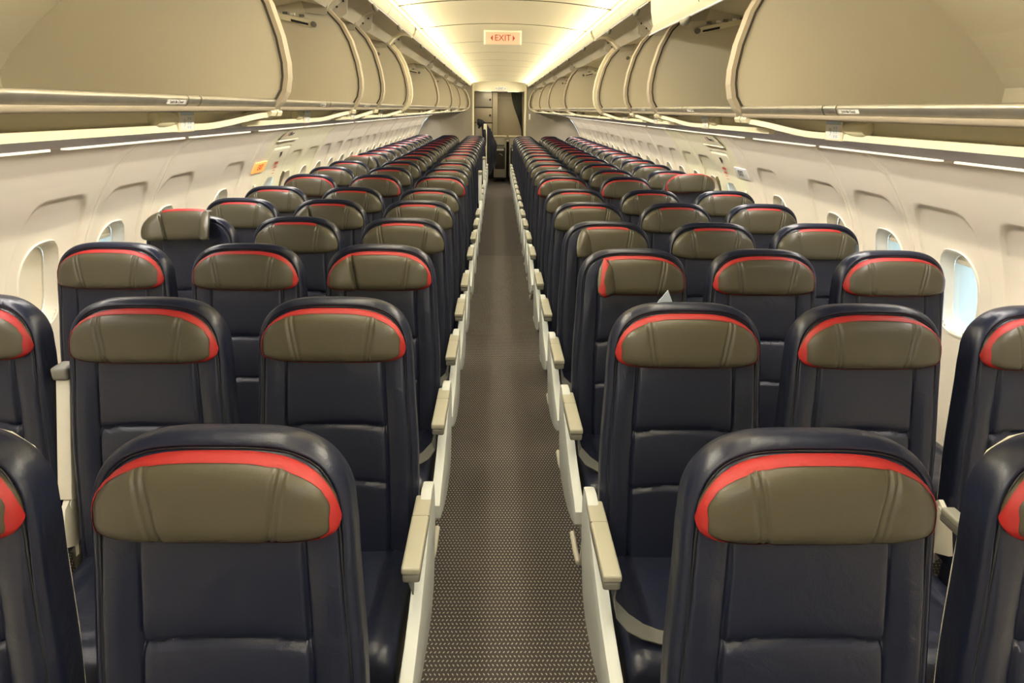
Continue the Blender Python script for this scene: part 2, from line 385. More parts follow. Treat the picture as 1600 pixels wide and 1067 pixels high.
def rring(hx, hz, r, n=40):
    P = []
    for k in range(n):
        a = 2 * pi * k / n; ca, sa = cos(a), sin(a)
        # rounded rectangle by superellipse
        e_ = 2.9; q = (abs(ca) ** e_ + abs(sa) ** e_) ** (-1 / e_); P.append((hx * ca * q, hz * sa * q))
    return P
def window(side, yc, zc, openf, idx):
    root = empty('window_%d' % idx, (0, 0, 0)); tag(root, kind='structure')
    sl = 0.0
    def base(y, z, off):   # outward offset from the wall surface
        return (wall_x(z) + off, y, z)
    b = MB(); N = 40
    rings = [(1.12, 1.09, 0.018), (1.09, 1.07, 0.008), (1.04, 1.03, 0.008), (1.0, 1.0, 0.024), (0.94, 0.96, 0.055), (0.90, 0.93, 0.060)]
    vs = []; fs = []
    for kx, kz, off in rings:
        for (dy, dz) in rring(WHX * kx, WHZ * kz, .1, N): vs.append(base(yc + dy, zc + dz, off))
    for i in range(len(rings) - 1):
        for k in range(N): fs.append((i * N + k, i * N + (k + 1) % N, (i + 1) * N + (k + 1) % N, (i + 1) * N + k))
    b.add(vs, fs); b.build('window_frame', 'bezel', root, smooth=50, sx=side)
    xg = wall_x(zc)
    b = MB(); R_ = rring(WHX * .95, WHZ * .97, .1, N)
    b.add([base(yc + p[0], zc + p[1], 0.085) for p in R_] + [base(yc + p[0], zc + p[1], 0.088) for p in R_], [tuple(range(N)), tuple(range(N, 2 * N))[::-1]] + [(k, (k + 1) % N, N + (k + 1) % N, N + k) for k in range(N)])
    b.build('pane', 'glass', root, sx=side)
    # tunnel to the fuselage opening
    b = MB(); vs = []; fs = []
    for kx, off in ((0.90, .06), (0.94, .17)):
        for (dy, dz) in rring(WHX * kx, WHZ * kx, .1, N): vs.append(base(yc + dy, zc + dz, off))
    for k in range(N): fs.append((k, (k + 1) % N, N + (k + 1) % N, N + k))
    b.add(vs, fs); b.build('window_reveal', 'shell', root, smooth=60, sx=side)
    # pull-down shade
    zt = zc + WHZ * .97; zb = zt - 2 * WHZ * .97 * (1 - openf)
    b = MB(); nn = 14; vs = []; fs = []
    for k in range(nn + 1):
        z = zt + (zb - zt) * k / nn; q = min(1, abs(z - zc) / (WHZ * .97)); hw = WHX * .98 * max(0.02, (1 - q ** 2.9)) ** (1 / 2.9)
        vs += [base(yc - hw, z, 0.068), base(yc + hw, z, 0.068), base(yc + hw, z, 0.074), base(yc - hw, z, 0.074)]
    for k in range(nn):
        for a in range(4): fs.append((k * 4 + a, k * 4 + (a + 1) % 4, k * 4 + 4 + (a + 1) % 4, k * 4 + 4 + a))
    fs += [(0, 1, 2, 3), tuple(nn * 4 + a for a in range(4))]
    b.add(vs, fs); sh = b.build('window_shade', 'shade', root, smooth=40, sx=side)
    if openf > 0.02:
        b = MB(); xz = wall_x(zb) + .064; b.box(xz - .004, xz + .006, yc - hw * .8, yc + hw * .8, zb - .006, zb + .010, 0, .003); b.build('shade_handle', 'bezel', sh, smooth=40, sx=side)
    return root
wi = 1
openR = {2.69: 0.86, 3.21: 0.86}; openL = {3.21: 0.80, 3.735: 0.80, 6.49: 0.30, 7.03: 0.22, 7.58: .18}
for s in (-1, 1):
    for y in WIN:
        if y < 0.5: op = 0.0
        else:
            d = openR if s > 0 else openL; op = 0.0
            for k, v_ in d.items():
                if abs(k - y) < .06: op = v_
        window(s, y, WZ, op, wi); wi += 1
    window(s, EXIT_C, 1.00, 0.88, wi); wi += 1

# wall ends and closures
b = MB(); b.box(-2.15, 2.15, Y_FRONT - .05, Y_FRONT, -0.05, 2.4); tag(b.build('wall_front', 'bulk'), kind='structure')
b = MB(); b.box(-1.3, 1.3, Y_END, Y_END + .05, -0.05, 2.4); tag(b.build('wall_back', 'galley'), kind='structure')
for s, nm in ((-1, 'left'), (1, 'right')):
    b = MB(); b.box(1.26, 1.3, Y_BULK + .1, Y_END, 0, 2.35); tag(b.build('wall_galley_%s' % nm, 'galley', sx=s), kind='structure')
b = MB(); b.box(-1.3, 1.3, Y_BULK + .1, Y_END, 2.18, 2.22); tag(b.build('ceiling', 'ceil'), kind='structure')
# bulkheads either side of the aisle with cream jambs
for s, nm in ((-1, 'left'), (1, 'right')):
    b = MB(); b.prism([(0.60, 0), (1.80, 0), (1.84, .42), (1.873, .7), (1.866, .88), (1.822, 1.10), (1.75, 1.25), (1.67, 1.38), (1.575, 1.485), (1.50, 1.55), (1.2, 2.0), (0.9, 2.28), (0.60, 2.28)], Y_BULK, Y_BULK + .05)
    w_ = b.build('wall_rear_%s' % nm, 'bulk', sx=s); tag(w_, kind='structure')
    b = MB(); b.box(0.555, 0.602, Y_BULK - .012, Y_BULK + .075, 0, 2.28, 0, .006); tag(b.build('trim_%d' % (2 + (s > 0)), 'cream', sx=s, smooth=40), kind='structure')
b = MB(); b.box(-0.60, 0.60, Y_BULK - .005, Y_BULK + .06, 2.045, 2.30, 0); b.box(-.44, .44, Y_BULK - .03, Y_BULK + .02, 2.03, 2.045, 1, .003)
b.box(-.18, .18, Y_BULK - .035, Y_BULK + .02, 2.020, 2.040, 2, .003)
tag(b.build('trim_4', ['cream', 'white', 'dark']), kind='structure')

# ---------------------------------------------------------------- exit doors' fittings (overwing hatches) and exit signs
def on_wall(side, y, z, off=0.0): return Vector((side * (wall_x(z) - off), y, z))
for s, nm in ((-1, 'left'), (1, 'right')):
    root = empty('door_%d' % (1 if s < 0 else 2), (0, 0, 0)); tag(root, kind='structure')
    # raised header panel with emblem and lettering
    b = MB(); N = 10; vs = []; fs = []
    for k in range(N + 1):
        z = 1.535 - .095 * k / N
        for y in (EXIT_C - .29, EXIT_C + .22):
            vs.append((wall_x(z) - .012, y, z)); 
    for y in (EXIT_C - .29, EXIT_C + .22): vs.append((wall_x(1.437) + .01, y, 1.434))
    for k in range(N + 1): fs.append((k * 2, k * 2 + 1, k * 2 + 3, k * 2 + 2))
    b.add(vs, fs); b.build('header_panel', 'wallpatch', root, smooth=30, sx=s)
    b = MB(); b.box(wall_x(1.437) - .016, wall_x(1.437) + .006, EXIT_C - .29, EXIT_C + .22, 1.430, 1.440, 0, .003); b.build('header_ledge', 'cream', root, sx=s, smooth=40)
    zc = 1.482; x = wall_x(zc) - .016
    # reading direction: seen from the aisle
    xd = (0, s * -1, 0); yd = Vector((WC[3][0] - WC[4][0], 0, WC[3][1] - WC[4][1])); yd = (s * yd.x, 0, yd.z)
    T = frame_mtx((s * x, EXIT_C - .13, zc), xd, yd)
    text('place_lettering', 'Place', 0.062, T @ Matrix.Translation((0, 0.002, 0)), 'ink', root)
    b = MB(); b.add([T @ Vector(p) for p in ((-.125, -.022, .001), (-.105, -.022, .001), (-.088, .026, .001), (-.098, .026, .001))], [(0, 1, 2, 3)])
    b.add([T @ Vector(p) for p in ((-.104, .0, .001), (-.090, .0, .001), (-.080, .026, .001), (-.088, .026, .001))], [(0, 1, 2, 3)]); b.build('red_mark', 'redink', root)
    # hatch handle pocket
    zc = 1.318; T = frame_mtx((s * (wall_x(zc) - .006), EXIT_C + .01, zc), xd, (s * -.5, 0, 1))
    b = MB(); b.add([T @ Vector(p) for p in ((-.03, .028, .001), (.03, .032, .001), (.034, .0, .001), (.0, -.022, .001), (-.012, .01, .001))], [(0, 1, 2, 3, 4)]); b.build('handle_pocket', 'dark', root)
    b = MB(); b.add([T @ Vector(p) for p in ((-.03, -.03, .002), (.03, -.03, .002), (.03, -.045, .002), (-.03, -.045, .002))], [(0, 1, 2, 3)]); b.build('handle_lip', 'cream', root)
    for k, (dz, wd, mm, bd) in enumerate(((0.0, .2, 'redink', 'PULL'), (-.030, .2, 'redink', 'TO OPEN'), (-.056, .2, 'redink', 'door'), (-.078, .1, 'redink', 'instr'))):
        z = 1.262 + dz; T = frame_mtx((s * (wall_x(z) - .007), EXIT_C + .01, z), xd, (s * -.45, 0, 1))
        b = MB(); hw = (.042, .036, .03, .034)[k]; hh = (.010, .008, .0035, .003)[k]
        for q in range(3 if k < 2 else 4):
            n_ = 3 if k < 2 else 4; x0 = -hw + 2 * hw * q / n_
            b.add([T @ Vector(p) for p in ((x0, -hh, .001), (x0 + 2 * hw / n_ * .75, -hh, .001), (x0 + 2 * hw / n_ * .75, hh, .001), (x0, hh, .001))], [(0, 1, 2, 3)])
        b.build('instruction_lettering', mm, root)
    # assist handle slot beyond the hatch
    b = MB(); b.tube([(wall_x(z) - .004, 5.70 if False else EXIT_C + .33 + .02 * (z - 1.0), z) for z in (1.17, 1.13, 1.08, 1.02, .96)], [.010, .012, .009, .007, .005], 8); b.build('grab_slot', 'groove', root, smooth=50, sx=s)
    b = MB(); b.box(wall_x(1.12) - .010, wall_x(1.12), 5.10, 5.135, 1.115, 1.130, 0, .002); b.build('latch_plate', 'white', root, sx=s)

def exit_box(side, lit):
    yc, zc = 5.065, 1.258
    root = empty('exit_sign', on_wall(side, yc, zc) * 1.0)
    xd = (0, -side, 0); yd = (side * (1.711 - 1.776), 0, .12)
    T = frame_mtx((-side * .012, 0, 0), xd, yd)
    b = MB(); b.box(-.125, .125, -.042, .042, -.02, .0, 0, .004)
    b.v = [tuple(T @ Vector(q)) for q in b.v]
    b.build('sign_box', 'exitlit2' if lit else 'white', root, smooth=40)
    text('exit_lettering', 'EXIT', 0.062, T @ Matrix.Translation((0, 0, .0012)), 'exitred' if lit else 'ink', root, sxy=.85)
    return root
tag(exit_box(-1, True), 'glowing orange EXIT sign on the left side wall in front of the hatch', 'exit sign')
tag(exit_box(1, False), 'unlit white EXIT sign with black letters on the right side wall', 'exit sign')
# ceiling exit sign
root = empty('exit_sign', (-0.005, 5.36, 2.165))
b = MB(); b.box(-.136, .136, -.005, .007, -.048, .048, 0, .003); b.build('sign_frame', 'cream', root, smooth=40)
b = MB(); b.box(-.124, .124, -.010, -.004, -.045, .036, 0, .002); b.build('sign_face', 'exitlit', root, smooth=40)
T = frame_mtx((0, -.0108, -.004), (1, 0, 0), (0, 0, 1))
text('exit_lettering', 'EXIT', 0.058, T, 'exitred', root, sxy=1.0)
b = MB()
for s in (-1, 1): b.add([T @ Vector(p) for p in ((s * .072, .020, 0), (s * .088, 0, 0), (s * .072, -.020, 0))], [(0, 1, 2)])
b.build('arrow', 'exitred', root)
tag(root, 'lit peach EXIT sign with red arrows hanging under the ceiling above the aisle', 'exit sign')
root = empty('exit_sign', (0.03, Y_BULK - .03, 2.10))
b = MB(); b.box(-.12, .12, -.008, .02, -.04, .04, 0, .003); b.build('sign_face', 'white', root, smooth=40)
text('exit_lettering', 'EXIT', 0.055, frame_mtx((0, -.0095, 0), (1, 0, 0), (0, 0, 1)), 'ink', root)
b = MB()
for s in (-1, 1): b.add([(s * .088, -.0095, .018), (s * .104, -.0095, 0), (s * .088, -.0095, -.018)], [(0, 1, 2)])
b.build('arrow', 'ink', root)
tag(root, 'small pale EXIT sign on the header over the rear doorway', 'exit sign')

# ---------------------------------------------------------------- light strips
for s in (-1, 1):
    b = MB(); y = Y_FRONT
    k = 0
    while y < Y_BULK - .05:
        ye = min(y + 1.0, Y_BULK - .01)
        if k % 3 != 1 or True:
            b.box(1.472, 1.500, y, ye - (.10 if k % 3 else .22), 1.529, 1.5362, 0)
        y = ye; k += 1
    o = b.build('light_strip', 'slot', sx=s)
    tag(o, 'row of white %s side-wall light strips glowing between grey bin underside and wall' % ('left' if s < 0 else 'right'), 'light strip')
    b = MB(); b.tube([(0.592, Y_FRONT, 2.200), (0.592, Y_BULK - .01, 2.200)], .007, 8); o = b.build('cove_light', 'cove', sx=s, smooth=60)
    tag(o, 'long warm cove light along the %s edge of the ceiling' % ('left' if s < 0 else 'right'), 'light strip')

# ---------------------------------------------------------------- overhead bins
BAYS = [(-2.55, -.6), (-.6, .9), (.9, 2.2), (2.2, 3.37), (3.37, 4.00), (4.00, 5.10), (5.18, 7.67), (7.67, 10.06), (10.06, 12.30), (12.30, 15.1), (15.1, 15.96)]
RIB = [(.712, 1.672), (.690, 1.692), (.672, 1.72), (.663, 1.76), (.662, 1.80), (.672, 1.87), (.698, 1.96), (.735, 2.03), (.790, 2.088)]
BACK = [(.90, 2.115), (1.05, 2.09), (1.24, 1.987), (1.36, 1.90), (1.457, 1.814), (1.50, 1.76), (1.52, 1.70)]
DIN = [(.800, 2.092), (.755, 2.138), (.705, 2.160), (.665, 2.158), (.636, 2.143)]
DOUT = [(.625, 2.145), (.611, 2.165), (.604, 2.19), (.606, 2.225), (.63, 2.262), (.70, 2.275), (.80, 2.27), (.84, 2.20)]
def rotp(p, a, c=(.800, 2.092)):
    dx, dz = p[0] - c[0], p[1] - c[1]; return (c[0] + dx * cos(a) - dz * sin(a), c[1] + dx * sin(a) + dz * cos(a))
def names_of_bin(i, s):
    side = 'left' if s < 0 else 'right'
    nm = ['', 'above and behind the camera', 'nearest the camera, cut off by the frame edge', 'second from the camera', 'narrow, third from the camera', 'fourth from the camera, before the curved end frame',
          'long, just beyond the curved end frame', 'long, second beyond the curved end frame', 'long, third beyond the curved end frame', 'long, next to last before the bulkhead', 'dark last one at the rear bulkhead'][i]
    return 'open %s overhead bin, %s' % (side, nm)
for s in (-1, 1):
    for i, (y0, y1) in enumerate(BAYS):
        if i == 0:
            # forward closed length of bin, outside the picture: only its plain housing
            b = MB(); b.prism(RIB + BACK, y0, y1); tag(b.build('overhead_bin', 'bindoor', sx=s), 'closed %s overhead bin housing ahead of the open bins' % ('left' if s < 0 else 'right'), 'overhead bin', 'overhead bins'); continue
        root = empty('overhead_bin', (s * .72, y0, 1.68)); off = Vector((-s * .72, -y0, -1.68))
        def bd(mb, name, mats, parent=root, **k):
            mb.v = [(q[0] * s + off.x, q[1] + off.y, q[2] + off.z) for q in mb.v]
            return mb.build(name, mats, parent, **k)
        # interior tray: shelf, back and top as one shell
        b = MB(); inner = [(.712, 1.697), (1.50, 1.697)] + BACK[::-1][1:] + [(.80, 2.098)]
        outer = [(.712, 1.676), (1.53, 1.676)] + [(x + .02, z + .015) for x, z in BACK[::-1][1:]] + [(.80, 2.115)]
        for k in range(len(inner) - 1): b.prism([inner[k], inner[k + 1], outer[k + 1], outer[k]], y0 + .025, y1)
        bd(b, 'bin_shell', 'binin' if i < 10 else 'seal_shade', smooth=45)  # last bin painted dark in place of the shade inside it
        # far divider facing the cabin
        b = MB(); b.prism(RIB[1:] + BACK + [(1.50, 1.697), (.72, 1.697)], y1 - .020, y1 - .002)
        if i < 10: pass
        dv = bd(b, 'divider', 'binin' if i < 10 else 'seal_shade')  # last divider also carries painted shade
        # scuffs and end trim rim along the divider edge
        b = MB(); n = len(RIB)
        def rimstrip(mb, o0, o1, ya, yb, mi):
            P = []
            for k in range(n):
                k0, k1 = max(k - 1, 0), min(k + 1, n - 1); tx, tz = RIB[k1][0] - RIB[k0][0], RIB[k1][1] - RIB[k0][1]; l = sqrt(tx * tx + tz * tz); nx, nz = -tz / l, tx / l
                P.append(((RIB[k][0] + nx * o0, RIB[k][1] + nz * o0), (RIB[k][0] + nx * o1, RIB[k][1] + nz * o1)))
            for k in range(n - 1): mb.prism([P[k][0], P[k + 1][0], P[k + 1][1], P[k][1]], ya, yb, mi=mi)
        special = (i == 5)
        rimstrip(b, -.010, .004, y1 - .024, y1 + .024, 0)
        bd(b, 'rim_trim', 'rim', dv, smooth=40)
        b = MB(); rimstrip(b, -.016, -.009, y1 - .0245, y1 - .0185, 0); bd(b, 'rim_seal', 'seal_shade' , dv, smooth=40)
        # aluminium lip along the shelf edge, with the latch keeper
        b = MB(); lip = [(.7105, 1.6985), (.703, 1.6985), (.699, 1.695), (.6985, 1.690), (.704, 1.679), (.7105, 1.675)]
        yl = (y0 + y1) / 2 + (.06 if i > 2 else .045)
        b.prism(lip, y0 + .026, yl - .036); b.prism(lip, yl + .036, y1 - .026)
        lp = bd(b, 'shelf_lip', 'lip', smooth=60)
        b = MB(); b.prism([(x + .0005, z) for x, z in lip], yl - .030, yl + .030); bd(b, 'latch_keeper', 'lip', lp, smooth=60)
        b = MB(); b.prism([(x + .004, z - .001) for x, z in lip], yl - .036, yl - .030); b.prism([(x + .004, z - .001) for x, z in lip], yl + .030, yl + .036); bd(b, 'keeper_gap', 'black', lp)
        b = MB(); b.prism([(.703, 1.676), (.716, 1.676), (.722, 1.666), (.712, 1.664), (.704, 1.668)], y0 + .026, y1 - .026); bd(b, 'lower_edge', 'rim', smooth=60)
        if i in (2, 3, 4, 5):
            yy = yl - .090
            T = frame_mtx((s * .7008 + off.x, yy + off.y, 1.6845 + off.z), (0, -s, 0), (-s * .0055, 0, .011))
            b = MB(); b.add([T @ Vector(p) for p in ((-.044, -.0048, .0005), (.044, -.0048, .0005), (.044, .0048, .0005), (-.044, .0048, .0005))], [(0, 1, 2, 3)]); lb = b.build('latch_label', 'white', root)
            text('label_lettering', 'Latch Bin Closed', .0088, T @ Matrix.Translation((0, 0, .0010)), 'ink', lb, ext=.0001)
        # doors: raised, inner face down, outer face towards the ceiling
        nd = 1 if (y1 - y0) < 1.6 else 2
        for d in range(nd):
            a0 = y0 + (y1 - y0) * d / nd + .006; a1 = y0 + (y1 - y0) * (d + 1) / nd - .006
            ang = 0.80 if (s > 0 and i == 3) else 0.0
            # s>0 bay 3 hangs half lowered
            di = [rotp(p, ang) for p in DIN]; do = [rotp(p, ang) for p in DOUT]
            if ang: do = [(.668, 2.028), (.658, 2.05), (.646, 2.10), (.640, 2.16), (.640, 2.22), (.675, 2.262), (.74, 2.27), (.82, 2.23)]
            b = MB(); b.prism(di + do, a0, a1, bev=0.0)
            bmf = len(b.f)
            # inner faces get the darkened colour with their shade painted in
            dr = bd(b, 'bin_door', ['bindoor', 'doorin_shaded'], smooth=42)
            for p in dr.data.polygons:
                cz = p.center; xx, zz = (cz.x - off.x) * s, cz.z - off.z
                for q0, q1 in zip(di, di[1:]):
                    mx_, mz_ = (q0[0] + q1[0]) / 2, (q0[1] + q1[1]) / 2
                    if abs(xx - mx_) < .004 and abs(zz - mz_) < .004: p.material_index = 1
            # edge moulding and latch handle
            lx, lz = rotp((.631, 2.1415), ang)
            b = MB(); b.tube([(lx, a0, lz), (lx, a1, lz)], .0035, 6); bd(b, 'door_edge', 'grey', dr, smooth=60)
            lc = (a0 + a1) / 2 - .05
            b = MB(); pts = []
            for k in range(9):
                t = k / 8; pts.append((lx - .001 + .0 * t, lc - .07 + .14 * t, lz - .002 - .014 * sin(pi * t)))
            b.tube(pts, [.003, .008, .011, .012, .012, .012, .011, .008, .003], 8); bd(b, 'latch_handle', 'padside', dr, smooth=60)
            if ang:
                b = MB(); jx = [(.6675, 2.028), (.6575, 2.05), (.6455, 2.10), (.6395, 2.16), (.639, 2.222)]
                for p0, p1 in zip(jx, jx[1:]): b.tube([(p0[0], 2.62, p0[1]), (p1[0], 2.62, p1[1])], .002, 5)
                bd(b, 'panel_joint', 'groove', dr)
        # hinge arms on the far divider
        if i < 10:
            yy = y1 - .026
            for (sgn) in (1,):
                b = MB(); b.prism([(.845, 2.022), (.855, 2.036), (1.06, 2.078), (1.075, 2.064), (1.06, 2.055), (.86, 2.010)], yy - .008, yy)
                ar = bd(b, 'hinge_arm', 'cream', smooth=40)
                b = MB(); b.prism([(.880, 2.018), (.880, 2.027), (.955, 2.043), (.955, 2.033)], yy - .011, yy - .0075); bd(b, 'black_stripe', 'black', ar)
                for (px_, pz_) in ((.857, 2.023), (1.063, 2.066)):
                    b = MB(); b.tube([(px_, yy - .016, pz_), (px_, yy, pz_)], .012, 12); b.tube([(px_, yy - .019, pz_), (px_, yy - .015, pz_)], .006, 8); bd(b, 'roller', 'padside', ar, smooth=50)
                b = MB(); b.prism([(.800, 2.060), (.790, 2.100), (.760, 2.150), (.905, 2.115), (.89, 2.07)], yy - .006, yy, mi=0)
                for (px_, pz_) in ((.785, 2.134), (.84, 2.122)): b.tube([(px_, yy - .010, pz_), (px_, yy - .004, pz_)], .006, 8, mi=1)
                bd(b, 'hinge_bracket', ['doorin_shaded', 'black'], ar, smooth=40)
                b = MB()
                random.seed(i)
                for q in range(5):
                    px_ = .90 + q * .035 + random.uniform(-.008, .008); b.box(px_, px_ + .022, yy - .010, yy - .002, 2.052 + q * .005, 2.063 + q * .005, q % 2, .002)
                bd(b, 'hinge_spring', ['padside', 'white'], ar)
        if i > 1:
            b = MB(); b.prism([(.796, 2.082), (.712, 2.154), (.722, 2.078), (.760, 2.055)], y0 + .040, y0 + .046)
            for (px_, pz_) in ((.735, 2.128), (.765, 2.104)): b.tube([(px_, y0 + .036, pz_), (px_, y0 + .041, pz_)], .005, 8, mi=1)
            bd(b, 'hinge_plate', ['doorin_shaded', 'black'], smooth=40)
        # curved end frame after the fourth bin and at the bulkhead
        if i in (5, 10):
            ya = y1 + .026 if i == 5 else y1 - .04; yb = ya + (.055 if i == 5 else .05)
            path = RIB[:-1] + [(.775, 2.075)]
            b = MB(); arc = path + [(.77, 2.105), (.745, 2.138), (.705, 2.158), (.665, 2.158), (.636, 2.146)]
            def offs(P, d):
                R_ = []
                for k in range(len(P)):
                    k0, k1 = max(k - 1, 0), min(k + 1, len(P) - 1); tx, tz = P[k1][0] - P[k0][0], P[k1][1] - P[k0][1]; l = sqrt(tx * tx + tz * tz); R_.append((P[k][0] - tz / l * d, P[k][1] + tx / l * d))
                return R_
            A = offs(path, .022); B2 = offs(path, -.006)
            for k in range(len(path) - 1): b.prism([A[k], A[k + 1], B2[k + 1], B2[k]], ya, yb)
            top = [(.79, 2.088), (.755, 2.125), (.705, 2.150), (.665, 2.148), (.636, 2.135)]; A = offs(top, .0); B2 = offs(top, -.016)
            for k in range(len(top) - 1): b.prism([A[k], A[k + 1], B2[k + 1], B2[k]], ya, yb)
            bd(b, 'end_frame', 'cream', smooth=60)
        tag(root, names_of_bin(i, s), 'overhead bin', 'overhead bins')

# service panels under the bins
SEATNUM = {2: '9', 3: '10', 4: '11', 5: '12'}
for s in (-1, 1):
    for i, (y0, y1) in enumerate(BAYS):
        root = empty('service_panel', (s * .8, y0, 1.63)); off = Vector((-s * .8, -y0, -1.63))
        def bd(mb, name, mats, parent=root, **k):
            mb.v = [(q[0] * s + off.x, q[1] + off.y, q[2] + off.z) for q in mb.v]
            return mb.build(name, mats, parent, **k)
        if i == 5: y1 = 5.18
        b = MB(); b.prism([(.798, 1.6195), (1.478, 1.5365), (1.478, 1.56), (.80, 1.645)], y0, y1 - .002); bd(b, 'underside', 'grey', smooth=30)
        b = MB(); b.prism([(.730, 1.6745), (.780, 1.674), (.797, 1.660), (.800, 1.622), (.815, 1.622), (.815, 1.6755), (.73, 1.6755)], y0 + .002, y1 - .002); bd(b, 'recess', 'psu', smooth=60)
        # rail: straight and then bent inboard to the bridge at the far end
        def rail(ya, yb, bend):
            mb = MB(); P = []
            for k in range(11):
                t = k / 10; y = ya + (yb - ya) * t
                P.append(y)
            lb = min(.30, (yb - ya) * .35)
            prof = [(-.008, -.008), (.008, -.008), (.010, .001), (.003, .008), (-.006, .007)]
            vs = []; fs = []
            ys_ = [ya, yb - lb] + [yb - lb + lb * q / 8 for q in range(1, 9)]
            for y in ys_:
                t = smooth01((y - (yb - lb)) / lb) if bend else 0
                cx, cz = .789 - .062 * t, 1.6275 + .027 * t
                for (a, c) in prof: vs.append((cx + a, y, cz + c))
            for k in range(len(ys_) - 1):
                for a in range(5): fs.append((k * 5 + a, k * 5 + (a + 1) % 5, k * 5 + 5 + (a + 1) % 5, k * 5 + 5 + a))
            fs += [(0, 1, 2, 3, 4), tuple((len(ys_) - 1) * 5 + a for a in range(5))]
            mb.add(vs, fs); return mb
        bd(rail(y0 - .06 if i not in (0,) else y0, y1 - .05, True), 'rail', 'cream', smooth=50)
        b = MB(); b.prism([(.706, 1.660), (.712, 1.650), (.760, 1.638), (.790, 1.634), (.795, 1.655), (.74, 1.670), (.710, 1.668)], y1 - .055, y1 - .004); b.prism([(.706, 1.660), (.712, 1.650), (.760, 1.638), (.790, 1.634), (.795, 1.655), (.74, 1.670), (.710, 1.668)], y1 + .004, y1 + .050)
        bd(b, 'bridge', 'cream', smooth=40)
        # row placard and reading lamp pod
        if i >= 2:
            nseg = max(1, round((y1 - y0) / 1.0))
            for q in range(nseg):
                yc = y0 + (y1 - y0) * (q + .52) / nseg
                if i == 2: yc = 1.72
                b = MB(); b.prism([(.780, 1.617), (.800, 1.619), (.796, 1.668), (.774, 1.662)], yc - .045, yc + .045, bev=.003); pl = bd(b, 'row_placard', 'cream', smooth=40)
                T = frame_mtx((s * .7775 + off.x, yc + off.y, 1.641 + off.z), (0, -s, 0), (-s * .006, 0, .046))
                b = MB(); b.add([T @ Vector(p) for p in ((-.038, -.020, .0012), (.038, -.020, .0012), (.038, .013, .0012), (-.038, .013, .0012))], [(0, 1, 2, 3)]); b.build('placard_face', 'white', pl)
                b = MB(); b.add([T @ Vector(p) for p in ((-.038, .014, .0012), (.038, .014, .0012), (.038, .022, .0012), (-.038, .022, .0012))], [(0, 1, 2, 3)]); b.build('placard_stripe', 'bluelabel', pl)
                if i == 2: text('row_number', '9', .026, T @ Matrix.Translation((-.015, -.004, .0016)), 'bluelabel', pl, ext=.0002)
                b = MB()
                for c_ in range(2):
                    for r_ in range(3): b.add([T @ Vector(p) for p in ((.001 + .012 * c_, -.016 + .010 * r_, .0016), (.009 + .012 * c_, -.016 + .010 * r_, .0016), (.009 + .012 * c_, -.010 + .010 * r_, .0016), (.001 + .012 * c_, -.010 + .010 * r_, .0016))], [(0, 1, 2, 3)])
                b.build('placard_symbol', 'bluelabel', pl)
                b = MB(); P = [(.786, yc - .050 - .012 * k, 1.648) for k in range(9)]; b.tube(P, [.012, .014, .016, .017, .0175, .018, .018, .0175, .014], 14); bd(b, 'lamp_pod', 'psu', smooth=60)
        nm = ['', 'above the front rows', 'nearest the camera, under the first bin', 'under the second bin', 'short, under the narrow third bin', 'under the fourth bin', 'just beyond the curved end frame', 'second beyond the curved end frame', 'third beyond the curved end frame', 'next to last before the bulkhead', 'last before the bulkhead'][i]
        tag(root, 'cream and grey %s service panel, %s' % ('left' if s < 0 else 'right', nm) if i else 'service panel strip ahead of the %s bins' % ('left' if s < 0 else 'right'), 'service panel', 'service panels')

# small red and dark bags in the last bins
b = MB(); b.box(-.05, .05, -.04, .04, 0, .24, 0, .025, 3); b.box(-.045, .045, -.035, .035, .24, .30, 1, .02)
o = b.build('bag', ['red', 'coat'], smooth=50); o.location = (-.775, 15.80, 1.699); tag(o, 'small red and dark bag inside the last left overhead bin', 'bag')
b = MB(); b.box(-.10, .12, -.12, .12, 0, .26, 0, .05, 3); o = b.build('bag', 'coat', smooth=50); o.location = (-1.05, 15.6, 1.699); tag(o, 'dark bag behind the red one in the last left overhead bin', 'bag')
b = MB(); b.box(-.14, .14, -.14, .14, 0, .28, 0, .05, 3); o = b.build('bag', 'coat', smooth=50); o.location = (.95, 15.6, 1.699); tag(o, 'black bag inside the last right overhead bin', 'bag')

# ---------------------------------------------------------------- rear galley beyond the doorway
root = empty('galley_locker', (-.40, 17.9, 0))
b = MB(); b.box(-.62, .36, -.02, .36, .94, 2.16, 0); b.build('cabinet', 'galley', root)
for (x0, x1, z0, z1) in ((-.52, -.22, 1.72, 2.02), (-.20, .22, 1.72, 2.06), (-.52, -.22, 1.36, 1.69), (-.20, .22, 1.36, 1.69), (-.20, .22, 1.05, 1.33), (-.52, -.22, 1.05, 1.33)):
    b = MB(); b.box(x0, x1, -.035, -.02, z0, z1, 0, .006); d = b.build('locker_door', 'cartm' if z1 > 2.03 else 'galley', root, smooth=40)
    b = MB(); b.tube([(x1 - .04, -.05, (z0 + z1) / 2), (x1 - .04, -.035, (z0 + z1) / 2)], .025, 12); b.build('turn_latch', 'dark', d, smooth=40)
b = MB()
for z in (1.345, 1.705): b.box(-.54, .24, -.024, -.018, z - .012, z + .006, 0)
for x in (-.21, .235): b.box(x - .008, x + .006, -.024, -.018, 1.0, 2.08, 0)
b.build('shadow_gap', 'dark', root)
tag(root, 'beige galley lockers with round latches seen through the left of the rear doorway', 'galley locker')
root = empty('door_3', (.28, 18.2, 0)); tag(root, kind='structure')
b = MB(); b.box(-.42, .40, -.03, .08, .86, 2.12, 0, .01); b.build('door_panel', 'galley', root, smooth=40)
b = MB(); b.box(-.42, .40, -.036, -.028, 1.94, 1.95, 0); b.box(-.38, .30, -.06, -.03, .88, .91, 0, .005); b.build('door_seam', 'cream', root)
b = MB(); b.box(.13, .20, -.04, -.03, 1.60, 1.70, 0, .004); b.build('door_placard', 'cartm', root)
